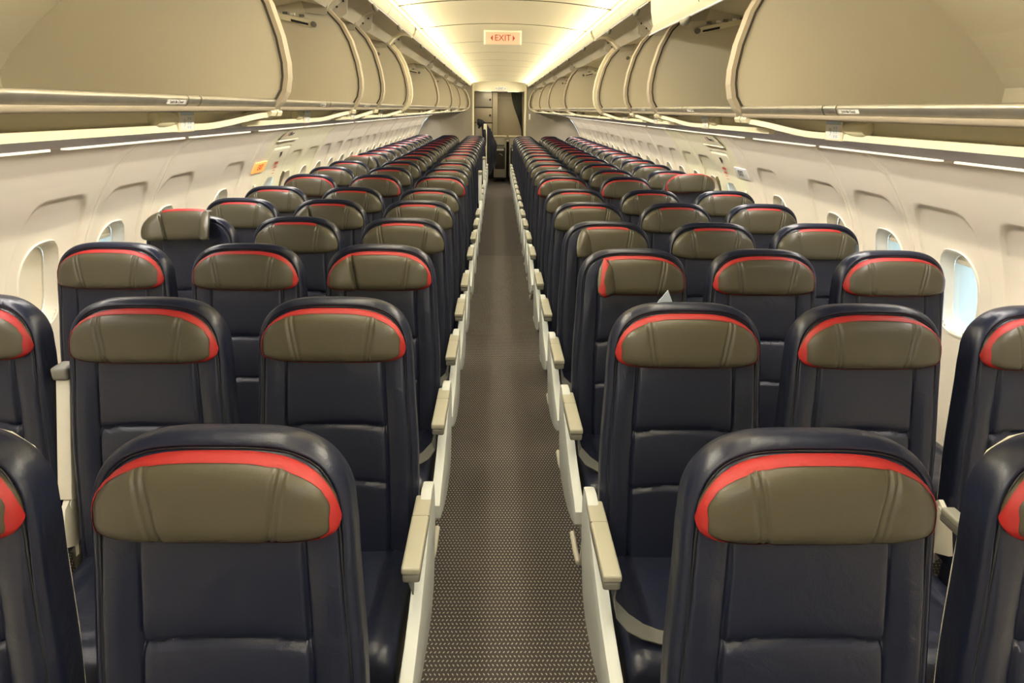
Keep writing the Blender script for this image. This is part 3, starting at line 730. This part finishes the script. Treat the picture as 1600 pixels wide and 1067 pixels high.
def cart(x, y, lab, w_=.30):
    root = empty('galley_cart', (x, y, 0))
    b = MB(); b.box(-w_ / 2, w_ / 2, 0, .60, .10, 1.03, 0, .012); b.build('cart_body', 'cartm', root, smooth=40)
    b = MB(); b.box(-w_ / 2 - .012, w_ / 2 + .012, -.012, .61, 1.03, 1.06, 0, .006); b.build('cart_top', 'cream', root, smooth=40)
    b = MB(); b.box(-w_ / 2 + .03, w_ / 2 - .03, -.015, 0, .30, .80, 0, .005); d = b.build('door_vent', 'dark', root, smooth=40)
    b = MB(); b.box(-.09, .09, -.02, -.014, .73, .78, 0); b.build('cart_label', 'white', d)
    b = MB(); b.tube([(-.01, -.03, .66), (.03, -.035, .645), (.06, -.03, .615)], .008, 8); b.build('handle', 'metal', d, smooth=50)
    b = MB(); b.box(-w_ / 2 + .05, w_ / 2 - .05, -.012, 0, .82, .87, 0, .003); b.build('cart_latch', 'padside', root)
    for sx_ in (-1, 1):
        for yy in (.06, .54):
            b = MB(); b.tube([(sx_ * w_ * .38 - .015, yy, .05), (sx_ * w_ * .38 + .015, yy, .05)], .05, 14); b.build('wheel', 'black', root, smooth=40)
    b = MB(); b.box(-w_ / 2 + .02, w_ / 2 - .02, 0.02, .58, .09, .11, 0); b.build('chassis', 'black', root)
    tag(root, lab, 'galley cart')
cart(.03, 17.0, 'metal galley cart with a dark front panel standing at the end of the aisle')
cart(.40, 17.0, 'second metal galley cart to the right of the aisle, half hidden')
root = empty('galley_counter', (.22, 17.8, 0))
b = MB(); b.box(-.60, .48, -.10, .3, .90, .93, 0, .006); b.build('counter_top', 'cream', root, smooth=40)
b = MB(); b.box(-.60, .48, -.02, .3, 0, .90, 0); b.build('counter_body', 'dark', root)
tag(root, 'cream galley counter behind the two carts', 'counter')
root = empty('partition', (-.305, 16.25, 0))
b = MB(); b.box(-.24, .0, -.02, .05, 0, 1.33, 0, .01); b.build('panel', 'bulk', root, smooth=40)
b = MB(); b.box(-.045, .030, -.075, .06, 0, 1.355, 0, .01); b.build('post', 'cream', root, smooth=40)
tag(root, 'short cream galley partition just beyond the left bulkhead', 'partition')
# jacket draped over the partition
b = MB(); vs = []; fs = []; NU, NV = 26, 22
for a in range(NU + 1):
    for c in range(NV + 1):
        u, v_ = a / NU, c / NV
        x = -.19 + .43 * u; top = 1.45 - .03 * (u / .3) ** 2 if u < .3 else 1.41 - .5 * ((u - .3) / .7) ** 1.6
        ln = (.17 + .05 * sin(9 * u)) if u < .22 else (.17 + .90 * smooth01((u - .22) / .20)) * (1 - .55 * smooth01((u - .60) / .4))
        z = top - ln * v_; y = -.075 - .05 * sin(pi * min(1, v_ * 1.4)) + .018 * sin(26 * u + 3 * v_) - (.02 if u > .2 else 0)
        vs.append((x, y, z))
for a in range(NU):
    for c in range(NV): fs.append((a * (NV + 1) + c, (a + 1) * (NV + 1) + c, (a + 1) * (NV + 1) + c + 1, a * (NV + 1) + c + 1))
b.add(vs, fs); o = b.build('jacket', 'coat', smooth=80); o.location = (-.30, 16.33, 0)
md = o.modifiers.new('thick', 'SOLIDIFY'); md.thickness = .03; md.offset = 0
tag(o, 'dark navy jacket hung over the short partition at the rear left of the aisle', 'jacket')
# curtain gathered at the right jamb
b = MB(); vs = []; fs = []; NU, NV = 48, 24
for c in range(NV + 1):
    t = c / NV; z = 2.03 - 1.15 * t; xl = .27 + .24 * smooth01(t * 1.25) ; xr = .505 + .035 * smooth01(t)
    for a in range(NU + 1):
        u = a / NU; vs.append((xl + (xr - xl) * u, .02 * sin(u * 2 * pi * 6) * (1 - .2 * t), z))
for c in range(NV):
    for a in range(NU): fs.append((c * (NU + 1) + a, c * (NU + 1) + a + 1, (c + 1) * (NU + 1) + a + 1, (c + 1) * (NU + 1) + a))
b.add(vs, fs); o = b.build('curtain', 'curtain', smooth=80); o.location = (0, Y_BULK + .16, 0)
md = o.modifiers.new('thick', 'SOLIDIFY'); md.thickness = .004
tag(o, 'dark grey curtain gathered against the right side of the rear doorway', 'curtain')
b = MB(); b.tube([(-.60, 0, 0), (.60, 0, 0)], .008, 8); o = b.build('curtain_rail', 'metal'); o.location = (0, Y_BULK + .16, 2.04); tag(o, 'thin curtain rail across the top of the rear doorway', 'rail')
b = MB(); b.box(-.02, .02, -.012, 0, -.06, .06, 0, .004); o = b.build('wall_switch', 'white', smooth=40); o.location = (.68, Y_BULK - .001, 1.52); tag(o, 'small white switch plate on the right rear bulkhead', 'switch')

# ---------------------------------------------------------------- seats
def gauss(d, w_): return exp(-(d / w_) ** 2)
def bw(z):   # half width of the backrest
    return 0.214 + 0.012 * smooth01((1.02 - z) / 0.30) - 0.006 * smooth01((z - 1.0) / .08)
def lean(z): return (z - 1.086) * 0.178
def top_z(u): return 1.035 + .143 * max(0.0, 1 - abs(u) ** 3.6) ** (1 / 2.3)
OUTL = [(bw(.4 + .02 * k) , .4 + .02 * k) for k in range(32)]
OUTL = [(x, z) for x, z in OUTL if z < 1.035] + [(bw(1.035) * sin(pi / 2 * t / 60.0), top_z(sin(pi / 2 * t / 60.0))) for t in range(60, -1, -1)]
def odist(x, z):
    x = abs(x); best = 1
    for (x0, z0), (x1, z1) in zip(OUTL, OUTL[1:]):
        dx, dz = x1 - x0, z1 - z0; l = dx * dx + dz * dz
        if l < 1e-12: continue
        t = max(0, min(1, ((x - x0) * dx + (z - z0) * dz) / l)); d = (x - x0 - t * dx) ** 2 + (z - z0 - t * dz) ** 2
        if d < best: best = d
    return sqrt(best)
def backrest_mesh():
    def dense(a, c, n): return [a + (c - a) * k / n for k in range(n)]
    us = dense(-1, -.82, 16) + dense(-.82, -.665, 6) + dense(-.665, -.585, 8) + dense(-.585, 0, 14); us = us + [0] + [-q for q in us[::-1]]
    zs = dense(.44, .635, 10) + dense(.635, .685, 8) + dense(.685, .80, 7) + dense(.80, .85, 8) + dense(.85, 1.02, 9)
    tv = [k / 10 * .72 for k in range(10)] + [.72 + .28 * k / 16 for k in range(17)]
    rows = len(zs) + len(tv); V = []; vs = []
    for r in range(rows):
        for u in us: V.append((u, zs[r] if r < len(zs) else 1.02 + (top_z(u) - 1.02) * tv[r - len(zs)]))
    for (u, z) in V:
        hw = bw(min(z, 1.035)); x = u * hw; y = lean(z); au = abs(u)
        d = odist(x, z)
        R_ = .016
        if d < R_: y += R_ - sqrt(max(0, R_ * R_ - (R_ - d) ** 2))
        y += .0065 * gauss(d - .019, .0032)
        y -= .010 * smooth01((au - .62) / .18) * (1 - smooth01((au - .85) / .15)) * smooth01((1.0 - z) / .15 + .3)
        if z < 1.10: y += .0075 * gauss((au - .625) * hw, .0045) * smooth01((1.06 - z) / .05)
        if au < .64:
            f_ = smooth01((.64 - au) / .03); arc = .010 * (1 - (au / .62) ** 2)
            for zc in (.823, .660): y += .0085 * gauss(z - zc - arc, .0045) * f_
            if z < .66 + arc: y -= .007 * f_
            elif z < .823 + arc: y -= .009 * f_ * max(0, sin(pi * (z - .66 - arc) / .163)) ** .6
            else: y -= .007 * f_ * smooth01((z - .823 - arc) / .03) * smooth01((1.05 - z) / .1)
        vs.append((x, y, z))
    nu = len(us); fs = []
    for r in range(rows - 1):
        for k in range(nu - 1): fs.append((r * nu + k, r * nu + k + 1, (r + 1) * nu + k + 1, (r + 1) * nu + k))
    loop = [r * nu for r in range(rows)] + [(rows - 1) * nu + k for k in range(1, nu)] + [r * nu + nu - 1 for r in range(rows - 2, -1, -1)] + [k for k in range(nu - 2, 0, -1)]
    L0 = len(loop); prev = loop; th = .056
    for (dy, sc) in ((.004, 1.002), (.010, 1.001), (th * .5, .994), (th * .85, .975), (th, .94)):
        base = len(vs)
        for i in loop:
            x, y, z = vs[i]; u, zz = V[i]
            vs.append((x * max(sc, .988), lean(zz) + .016 + dy, .9 + (z - .9) * (sc if z > .9 else 1)))
        ring = list(range(base, base + L0))
        for k in range(L0): fs.append((prev[k], prev[(k + 1) % L0], ring[(k + 1) % L0], ring[k]))
        prev = ring
    c = len(vs); vs.append((0, lean(.85) + .016 + th, .85))
    for k in range(L0): fs.append((prev[k], prev[(k + 1) % L0], c))
    b = MB(); b.add(vs, fs); return b
def piping_mb():
    b = MB(); P = []
    for (x, z) in OUTL:
        if z < .50: continue
        l = Vector((x, z - .95 if z > .95 else 0)); 
        P.append((x, z))
    Q = []
    for i, (x, z) in enumerate(P):
        a, c = P[max(i - 1, 0)], P[min(i + 1, len(P) - 1)]; tx, tz = c[0] - a[0], c[1] - a[1]; l = sqrt(tx * tx + tz * tz) or 1
        nx, nz = -tz / l, tx / l          # inward normal for the right-hand side walked upwards
        Q.append((x + nx * .0185, lean(z) - .0002, z + nz * .0185))
    Q = [q for q in Q if q[0] > 0.0]
    full = Q + [(-x, y, z) for (x, y, z) in Q[::-1]]
    b.tube(full, .0019, 6); return b
def shell_mb():
    # plastic back shell: slightly larger curved tray behind the cushion
    us = [-1, -.97, -.9] + [-.8 + .2 * k for k in range(9)] + [.9, .97, 1]; zs = [.40, .5, .6, .7, .8, .9, 1.0]; tv = [0, .2, .4, .6, .75, .88, 1]
    vs = []; V = []
    for r in range(len(zs) + len(tv)):
        for u in us:
            top = 1.0 + .150 * max(0, 1 - abs(u) ** 3.4) ** (1 / 2.3)
            z = zs[r] if r < len(zs) else 1.0 + (top - 1.0) * tv[r - len(zs)]
            x = u * (bw(z) - .008 - .006 * smooth01((z - .95) / .1)); y = lean(z) + .106 - .024 * abs(u) ** 8; vs.append((x, y, z)); V.append(u)
    nu = len(us); R_ = len(zs) + len(tv); n = len(vs)
    vs += [(x * 1.0, y - .010 if abs(V[i]) < .95 else y - .016, z) for i, (x, y, z) in enumerate(vs)]
    fs = []
    for r in range(R_ - 1):
        for k in range(nu - 1):
            q = (r * nu + k, r * nu + k + 1, (r + 1) * nu + k + 1, (r + 1) * nu + k); fs.append(q); fs.append(tuple(n + a for a in q[::-1]))
    loop = [r * nu for r in range(R_)] + [(R_ - 1) * nu + k for k in range(1, nu)] + [r * nu + nu - 1 for r in range(R_ - 2, -1, -1)] + [k for k in range(nu - 2, 0, -1)]
    for k in range(len(loop)): a, c = loop[k], loop[(k + 1) % len(loop)]; fs.append((a, c, n + c, n + a))
    b = MB(); b.add(vs, fs); return b
HZ = 1.050
def head_pt(u, w_, off=0.0, fl=0.0, fr=0.0, tilt=0.0, lift=0.0):
    # u across, w_ from bottom (-1) to top (1); wings can be folded forward by fl / fr radians
    au = abs(u)
    zt = HZ + .104 * max(0, 1 - au ** 3.0) ** (1 / 2.1); zb = HZ - .038 * max(0, 1 - au ** 4) ** (1 / 3.0)
    x = u * .196; z = zb + (zt - zb) * (w_ + 1) / 2
    e1 = max(0, 1 - au ** 7) ** .5; e2 = max(0, 1 - abs(w_) ** 5) ** .5
    t = .036 * e1 * e2
    # two pairs of stitched seams leaning outwards to the top
    k = (z - (HZ - .06)) / .18
    xs = .080 + .030 * k
    gr = .0055 * gauss(abs(x) - xs, .0042) + .0045 * gauss(abs(x) - xs - .0125, .0038)
    t = t - gr * min(1, e1 * e2 * 1.6)
    if fl or fr:
        f_ = fl if u < 0 else fr
        t -= .012 * gauss(abs(x) - xs - .004, .010) * (1 if f_ else 0)
    y = lean(z) - .004 - (t + off)
    f_ = fl if u < 0 else fr
    if f_ and abs(x) > xs:
        sg = -1 if u < 0 else 1; ax = sg * xs; y0 = lean(z) - .012
        dx, dy = x - ax, y - y0; a = f_ * smooth01((abs(x) - xs) / .02)
        # rotate wing forward (towards -y)
        c_, s_ = cos(a), sin(a)
        x = ax + dx * c_ + sg * dy * s_ ; y = y0 - sg * dx * s_ + dy * c_
    if tilt or lift:
        z += lift; zc = HZ + lift; yc = lean(HZ) + .01
        x2 = x * cos(tilt) - (z - zc) * sin(tilt); z = zc + x * sin(tilt) + (z - zc) * cos(tilt); x = x2
        y = y - .02
    return (x, y, z)
def headrest_mb(**k):
    us = []; a = -1.0
    us = [-1, -.992, -.975, -.95, -.91, -.86, -.80, -.74, -.69] + [-.69 + .013 * q for q in range(1, 27)]; us += [-.30, -.22, -.14, -.06, 0]
    us = us + [-q for q in us[::-1][1:]]
    ws = [-1, -.985, -.95, -.9, -.82, -.7, -.55, -.4, -.2, 0, .2, .4, .55, .66, .74, .80, .85, .89, .93, .96, .985, 1]
    nu = len(us); vs = [head_pt(u, w_, **k) for w_ in ws for u in us]; fs = []
    for r in range(len(ws) - 1):
        for q in range(nu - 1): fs.append((r * nu + q, r * nu + q + 1, (r + 1) * nu + q + 1, (r + 1) * nu + q))
    n = len(vs); R_ = len(ws)
    back = [(x, y + .016 + .006, z) for (x, y, z) in vs]
    loop = [r * nu for r in range(R_)] + [(R_ - 1) * nu + q for q in range(1, nu)] + [r * nu + nu - 1 for r in range(R_ - 2, -1, -1)] + [q for q in range(nu - 2, 0, -1)]
    ring = len(vs); vs += [(vs[i][0] * .995, vs[i][1] + .020, HZ + (vs[i][2] - HZ) * .985) for i in loop]
    L0 = len(loop)
    for q in range(L0): fs.append((loop[q], loop[(q + 1) % L0], ring + (q + 1) % L0, ring + q))
    c = len(vs); kk = dict(k); vs.append(tuple(Vector(head_pt(0, 0, **k)) + Vector((0, .07, 0))))
    for q in range(L0): fs.append((ring + q, ring + (q + 1) % L0, c))
    b = MB(); b.add(vs, fs); return b
def trim_mb(full, thick_side, **k):
    # red fabric edge: broad over the top and the thick side, thin piping below
    b = MB(); vs = []; fs = []
    def strip(fn, n):
        # fn(i, t): point i along the edge, t = 0 outer .. 1 inner
        o = len(vs); K = 6
        for i in range(n):
            p = Vector(fn(i, 0)); vs.append(tuple(p + Vector((0, .008, 0))))
            for q in range(K): vs.append(tuple(fn(i, q / (K - 1))))
        for i in range(n - 1):
            for a in range(K): fs.append((o + i * (K + 1) + a, o + i * (K + 1) + a + 1, o + (i + 1) * (K + 1) + a + 1, o + (i + 1) * (K + 1) + a))
    if not full:
        def fn(i, t):
            x, y, z = head_pt(-.50 + 1.0 * i / 14, 1.0 - .065 * t, .0028, **k); return (x, y, z + .0022 * (1 - t))
        strip(fn, 15)
    else:
        n = 120; uw = []
        for i in range(n + 1):
            a = 2 * pi * i / n; sx_, sz = cos(a), sin(a); m_ = max(abs(sx_), abs(sz)) if False else (abs(sx_) ** 12 + abs(sz) ** 12) ** (1 / 12)
            top = smooth01(sz * 1.6 + .1); side = smooth01(sx_ * thick_side * 2.2 - .2) * (1 if sz > -.75 else .3)
            wd = .0030 + max(.0032 * top, .0085 * side * (1 - .5 * max(0, sz)))
            if sx_ * thick_side < -.5: wd = .0030 + (wd - .0030) * smooth01((-.5 - sx_ * thick_side) * -3 + 1)
            uw.append((sx_ / m_, sz / m_, wd * (abs(sz / m_) ** 8 / .088 + abs(sx_ / m_) ** 8 / .190 * (1 if abs(sz / m_) < .9 else .3))))
        def fn(i, t):
            u, w_, wd = uw[i]; s_ = 1 - wd * t
            x, y, z = head_pt(u * s_, w_ * s_, .0026, **k); g_ = .0024 * (1 - t); l_ = sqrt(u * u + w_ * w_); return (x + g_ * u / l_, y, z + g_ * w_ / l_)
        strip(fn, n + 1)
    b.add(vs, fs); return b
def cushion_mb():
    b = MB(); us = [-1, -.985, -.95, -.90, -.84, -.78, -.74, -.70, -.66, -.60, -.45, -.3, -.15, 0]; us = us + [-q for q in us[::-1][1:]]
    ts = [0, .01, .03, .07, .12, .18, .26, .34, .42, .50, .58, .66, .72, .75, .78, .81, .85, .89, .93, .96, .985, 1]
    vs = []
    y0, y1 = -.535, -.085
    for t in ts:
        for u in us:
            y = y1 + (y0 - y1) * t; x = u * .216
            z = .462 + .012 * t
            z -= .030 * (1 - sqrt(max(0, 1 - abs(u) ** 10))) + .045 * (1 - sqrt(max(0, 1 - max(0, (t - .86) / .14) ** 2.4)))
            z += .006 * gauss(abs(u) - .80, .15)
            hwl = .70 - .10 * t
            z -= .006 * gauss((abs(u) - hwl) * .216, .005) * (1 if t < .78 else 0)
            z -= .006 * gauss((t - .80 - .03 * abs(u) ** 2) * .45, .006) * (1 if abs(u) < .68 else 0)
            vs.append((x, y, z))
    nu = len(us); R_ = len(ts); fs = []
    for r in range(R_ - 1):
        for q in range(nu - 1): fs.append((r * nu + q, r * nu + q + 1, (r + 1) * nu + q + 1, (r + 1) * nu + q))
    loop = [r * nu for r in range(R_)] + [(R_ - 1) * nu + q for q in range(1, nu)] + [r * nu + nu - 1 for r in range(R_ - 2, -1, -1)] + [q for q in range(nu - 2, 0, -1)]
    prev = loop; L0 = len(loop)
    for dz, sc in ((.36, 1.0),):
        base = len(vs); vs += [(vs[i][0] * sc, vs[i][1], dz) for i in loop]; ring = list(range(base, base + L0))
        for q in range(L0): fs.append((prev[q], prev[(q + 1) % L0], ring[(q + 1) % L0], ring[q]))
        prev = ring
    fs.append(tuple(prev)); b.add(vs, fs); return b
def pad_mb(x, y0=-.43, y1=-.10, z=.640, w_=.046):
    b = MB(); b.box(x - w_ / 2, x + w_ / 2, y0, y1, z - .020, z, 0, .007, 3); b.box(x - w_ / 2 + .002, x + w_ / 2 - .002, y0 + .002, y1, z - .044, z - .0195, 1, .008, 3)
    b.box(x - w_ / 2 - .0003, x + w_ / 2 + .0003, y1 - .105, y1 - .103, z - .018, z + .0002, 1); return b
def panel_mb(x):
    b = MB(); poly = [(-.655, .412), (-.645, .400), (-.55, .365), (-.46, .338), (-.33, .315), (-.20, .310), (-.12, .34), (-.07, .41), (-.03, .50), (-.015, .60), (-.03, .642), (-.08, .650), (-.12, .643),
                      (-.16, .620), (-.22, .585), (-.32, .545), (-.42, .510), (-.52, .487), (-.62, .470), (-.652, .455)]
    b.prism(poly, x - .016, x + .016, 'X', bev=.006); return b
def raised_mb(x):
    b = MB(); b.prism([(-.10, .62), (-.055, .60), (.052, .93), (.045, .97), (.010, .975), (.0, .955)], x - .020, x + .020, 'X', 0, .006)
    b.box(x - .024, x + .024, -.015, .050, .945, .985, 1, .012, 3); return b
def pivot_mb():
    b = MB(); b.prism([(-.16, .50), (-.10, .47), (-.05, .50), (-.04, .60), (-.07, .63), (-.12, .60)], -.262, -.246, 'X', 0, .004)
    b.tube([(-.266, -.085, .60), (-.242, -.085, .60)], .014, 12); return b
def mkmesh(cache, key, fn, name, mats, smooth, sx=1):
    if key not in cache:
        o = fn().build(name, mats, None, smooth=smooth, sx=sx); cache[key] = o.data; bpy.data.objects.remove(o)
    return cache[key]
CA = {}
def part(name, key, fn, mats, parent, smooth=60, sx=1):
    me = mkmesh(CA, key + (sx,), fn, name, mats, smooth, sx); o = bpy.data.objects.new(name, me); C.objects.link(o); o.parent = parent; return o
def bar_fn():
    b = MB(); P = [(-.225, -.60, .40), (-.225, -.605, .34), (-.224, -.585, .26), (-.222, -.54, .18), (-.220, -.46, .12), (-.218, -.36, .09), (-.216, -.22, .08)]
    b.tube(P, .011, 10); return b
def leg_fn(x=-.15):
    b = MB(); b.tube([(x, -.46, .36), (x, -.44, .03)], .017, 10); b.tube([(x, -.14, .36), (x, -.10, .03)], .017, 10); b.box(x - .02, x + .02, -.50, -.06, 0, .03, 0, .004); return b
def belt_right():
    b = MB(); P = [(-.234, -.395, .600), (-.240, -.405, .570), (-.232, -.425, .540), (-.205, -.440, .515), (-.17, -.450, .497), (-.13, -.458, .487), (-.09, -.465, .484), (-.065, -.468, .484)]
    W_ = [(0, 1, .1), (0, 1, .1), (.1, 1, .3), (.2, 1, .3), (.25, 1, .1), (.2, 1, 0), (.2, 1, 0), (.2, 1, 0)]
    b.ribbon(P, W_, .046, .003, 0); b.box(-.072, -.045, -.492, -.444, .481, .492, 0, .003); b.box(-.048, -.012, -.485, -.450, .484, .489, 1, .001); return b
def belt_small():
    b = MB(); P = [(-.232, -.34, .57), (-.225, -.38, .53), (-.20, -.41, .508), (-.17, -.42, .492), (-.15, -.43, .484), (-.135, -.44, .483)]
    W_ = [(.1, 1, .1), (.3, 1, .2), (.6, 1, .2), (.8, .8, 0), (.9, .7, 0), (.9, .7, 0)]
    b.ribbon(P, W_, .046, .003, 0); b.box(-.150, -.110, -.475, -.435, .481, .491, 1, .002); return b
def belt_hang():
    b = MB(); P = [(-.222, -.30, .575), (-.228, -.335, .560), (-.236, -.36, .53), (-.2375, -.37, .47), (-.2385, -.375, .40), (-.240, -.38, .30), (-.240, -.385, .22)]
    P = [(x - .008 if z < .56 else x, y, z) for x, y, z in P]
    b.ribbon(P, [(0, 1, .6), (0, 1, .5), (0, 1, .25), (0, 1, .1), (0, 1, 0), (0, 1, 0), (0, 1, 0)], .040, .003, 0); b.box(-.252, -.244, -.395, -.375, .17, .225, 1, .002); return b
def tag_fn():
    b = MB(); b.ribbon([(-.250, -.345, .572), (-.253, -.350, .520)], (0, 1, 0), .03, .001, 0); return b
ROW_L = [.975, 1.79, 2.585, 3.27, 3.94, 4.58, 5.48, 6.20, 6.92, 7.60, 8.26, 8.88, 9.50, 10.12, 10.76, 11.40, 12.04, 12.69, 13.34, 13.99]
ROW_R = [.97, 1.76, 2.56, 3.23, 3.935, 4.62, 5.55, 6.22, 6.92, 7.60, 8.26, 8.88, 9.50, 10.12, 10.76, 11.40, 12.04, 12.69, 13.34, 13.99]
ORD = ['first', 'second', 'third', 'fourth', 'fifth', 'sixth', 'seventh', 'eighth', 'ninth', 'tenth', 'eleventh', 'twelfth', 'thirteenth', 'fourteenth', 'fifteenth', 'sixteenth', 'seventeenth', 'eighteenth', 'nineteenth', 'twentieth']
# special headrests, keyed (side, col, row): fold(left, right) in picture sense, tilt, lift
SPEC = {(-1, 3, 4): ((0.0, 0.0), 0.0, 0.0), }
FOLD = {(1, 1, 3): (1.05, 0), (1, 1, 4): (1.0, 0), (-1, 1, 3): (.35, 0), (-1, 2, 5): (.45, 0), (-1, 3, 4): (.55, 1.15), (-1, 1, 10): (.7, .7), (-1, 3, 10): (0, .6)}
MOVE = {(-1, 3, 4): (0.03, 0.060), (1, 3, 7): (0.05, 0.055), (-1, 3, 10): (0, .03), (-1, 1, 10): (0, .02)}
CX = {1: .487, 2: .995, 3: 1.503}
NAMEC = {1: 'aisle', 2: 'middle', 3: 'window'}
for side, rows_ in ((-1, ROW_L), (1, ROW_R)):
    for ri, Y in enumerate(rows_):
        row = ri + 1
        for col in (1, 2, 3):
            if row == 1 and col == 3: continue
            full = row in (1, 2, 3, 7) or (side < 0 and col == 3 and row == 4 and False)
            jit = random.Random(row * 10 + col + side)
            root = empty('passenger_seat', (side * CX[col], Y + (jit.uniform(-.012, .012) if row > 1 else 0), 0))
            fold = FOLD.get((side, col, row), (0, 0)); tilt, lift = MOVE.get((side, col, row), (0, 0))
            part('backrest', ('bk',), backrest_mesh, 'navy', root)
            part('piping', ('pi',), piping_mb, 'black', root)
            part('back_shell', ('sh',), shell_mb, 'shell', root, 50)
            kk = dict(fl=fold[0], fr=fold[1], tilt=tilt, lift=lift)
            hd = part('headrest', ('hd', fold, tilt, lift), lambda: headrest_mb(**kk), 'olive', root)
            part('red_trim', ('tr', full, side, fold, tilt, lift), lambda: trim_mb(full, -side, **kk), 'red', hd)
            part('seat_cushion', ('cu',), cushion_mb, 'navy', root)
            # armrests: inboard side x = -0.253 in the right-hand frame
            sx_ = side
            if col == 1:
                up_ = side < 0 and row in (11, 15)
                part('side_panel', ('pn',), lambda: panel_mb(-.253), 'panel', root, 40, sx_)
                if up_:
                    part('raised_armrest', ('paU',), lambda: raised_mb(-.247), ['panel', 'pad'], root, 50, sx_)
                else:
                    part('armrest', ('pa',), lambda: pad_mb(-.247), ['pad', 'padside'], root, 50, sx_)
                part('luggage_bar', ('lb',), bar_fn, 'shell', root, 60, sx_)
                if row in (1, 3, 4) or (side > 0 and row == 2): part('seat_belt', ('b1', row == 2), belt_right if row == 2 else belt_small, ['belt', 'metal'], root, 40, sx_)
                if side < 0 and row == 2: 
                    part('seat_belt', ('bh',), belt_hang, ['belt', 'metal'], root, 40, sx_)
            else:
                if side < 0 and col == 3 and row == 2:
                    part('raised_armrest', ('paU2',), lambda: raised_mb(-.252), ['shell', 'padside'], root, 50, sx_)
                else:
                    part('armrest', ('pm',), lambda: pad_mb(-.252, z=.625, w_=.040), ['pad', 'padside'], root, 50, sx_)
                part('armrest_pivot', ('pv',), lambda: pivot_mb(), 'shell', root, 40, sx_)
            if col in (1, 3): part('leg_frame', ('lg', col), lambda: leg_fn(-.15 if col == 1 else .05), 'padside', root, 50, sx_)
            sd = 'left' if side < 0 else 'right'
            if full: tr = 'red-edged olive headrest'
            else: tr = 'short red tab'
            ex = ''
            if fold != (0, 0): ex = ', headrest wing folded'
            if (side, col, row) == (1, 3, 7): ex = ', headrest pulled up and tilted'
            if (side, col, row) == (-1, 3, 4): tr = 'creased headrest, both wings folded'; ex = ''
            lab = 'navy %s-hand %s seat, %s row from camera, %s%s' % (sd, NAMEC[col], ORD[ri], tr, ex)
            tag(root, lab, 'seat', 'navy leather passenger seats')

for (x, y, z, a, lab) in ((.43, 1.835, 1.168, .5, 'pale blue paper corner poking up behind the second right-hand aisle seat'), (.52, 6.30, 1.160, -.4, 'tiny pale paper slip behind an aisle seat far down the right side')):
    b = MB(); b.add([(-.035, 0, 0), (.035, .004, .0), (.012, .010, .038), (-.035, .002, -.03), (.035, .006, -.03)], [(0, 1, 2), (3, 4, 1, 0)]); o = b.build('paper_slip', 'paper'); o.location = (x, y, z); o.rotation_euler = (0.2, 0, a)
    md = o.modifiers.new('thick', 'SOLIDIFY'); md.thickness = .001; tag(o, lab, 'paper')
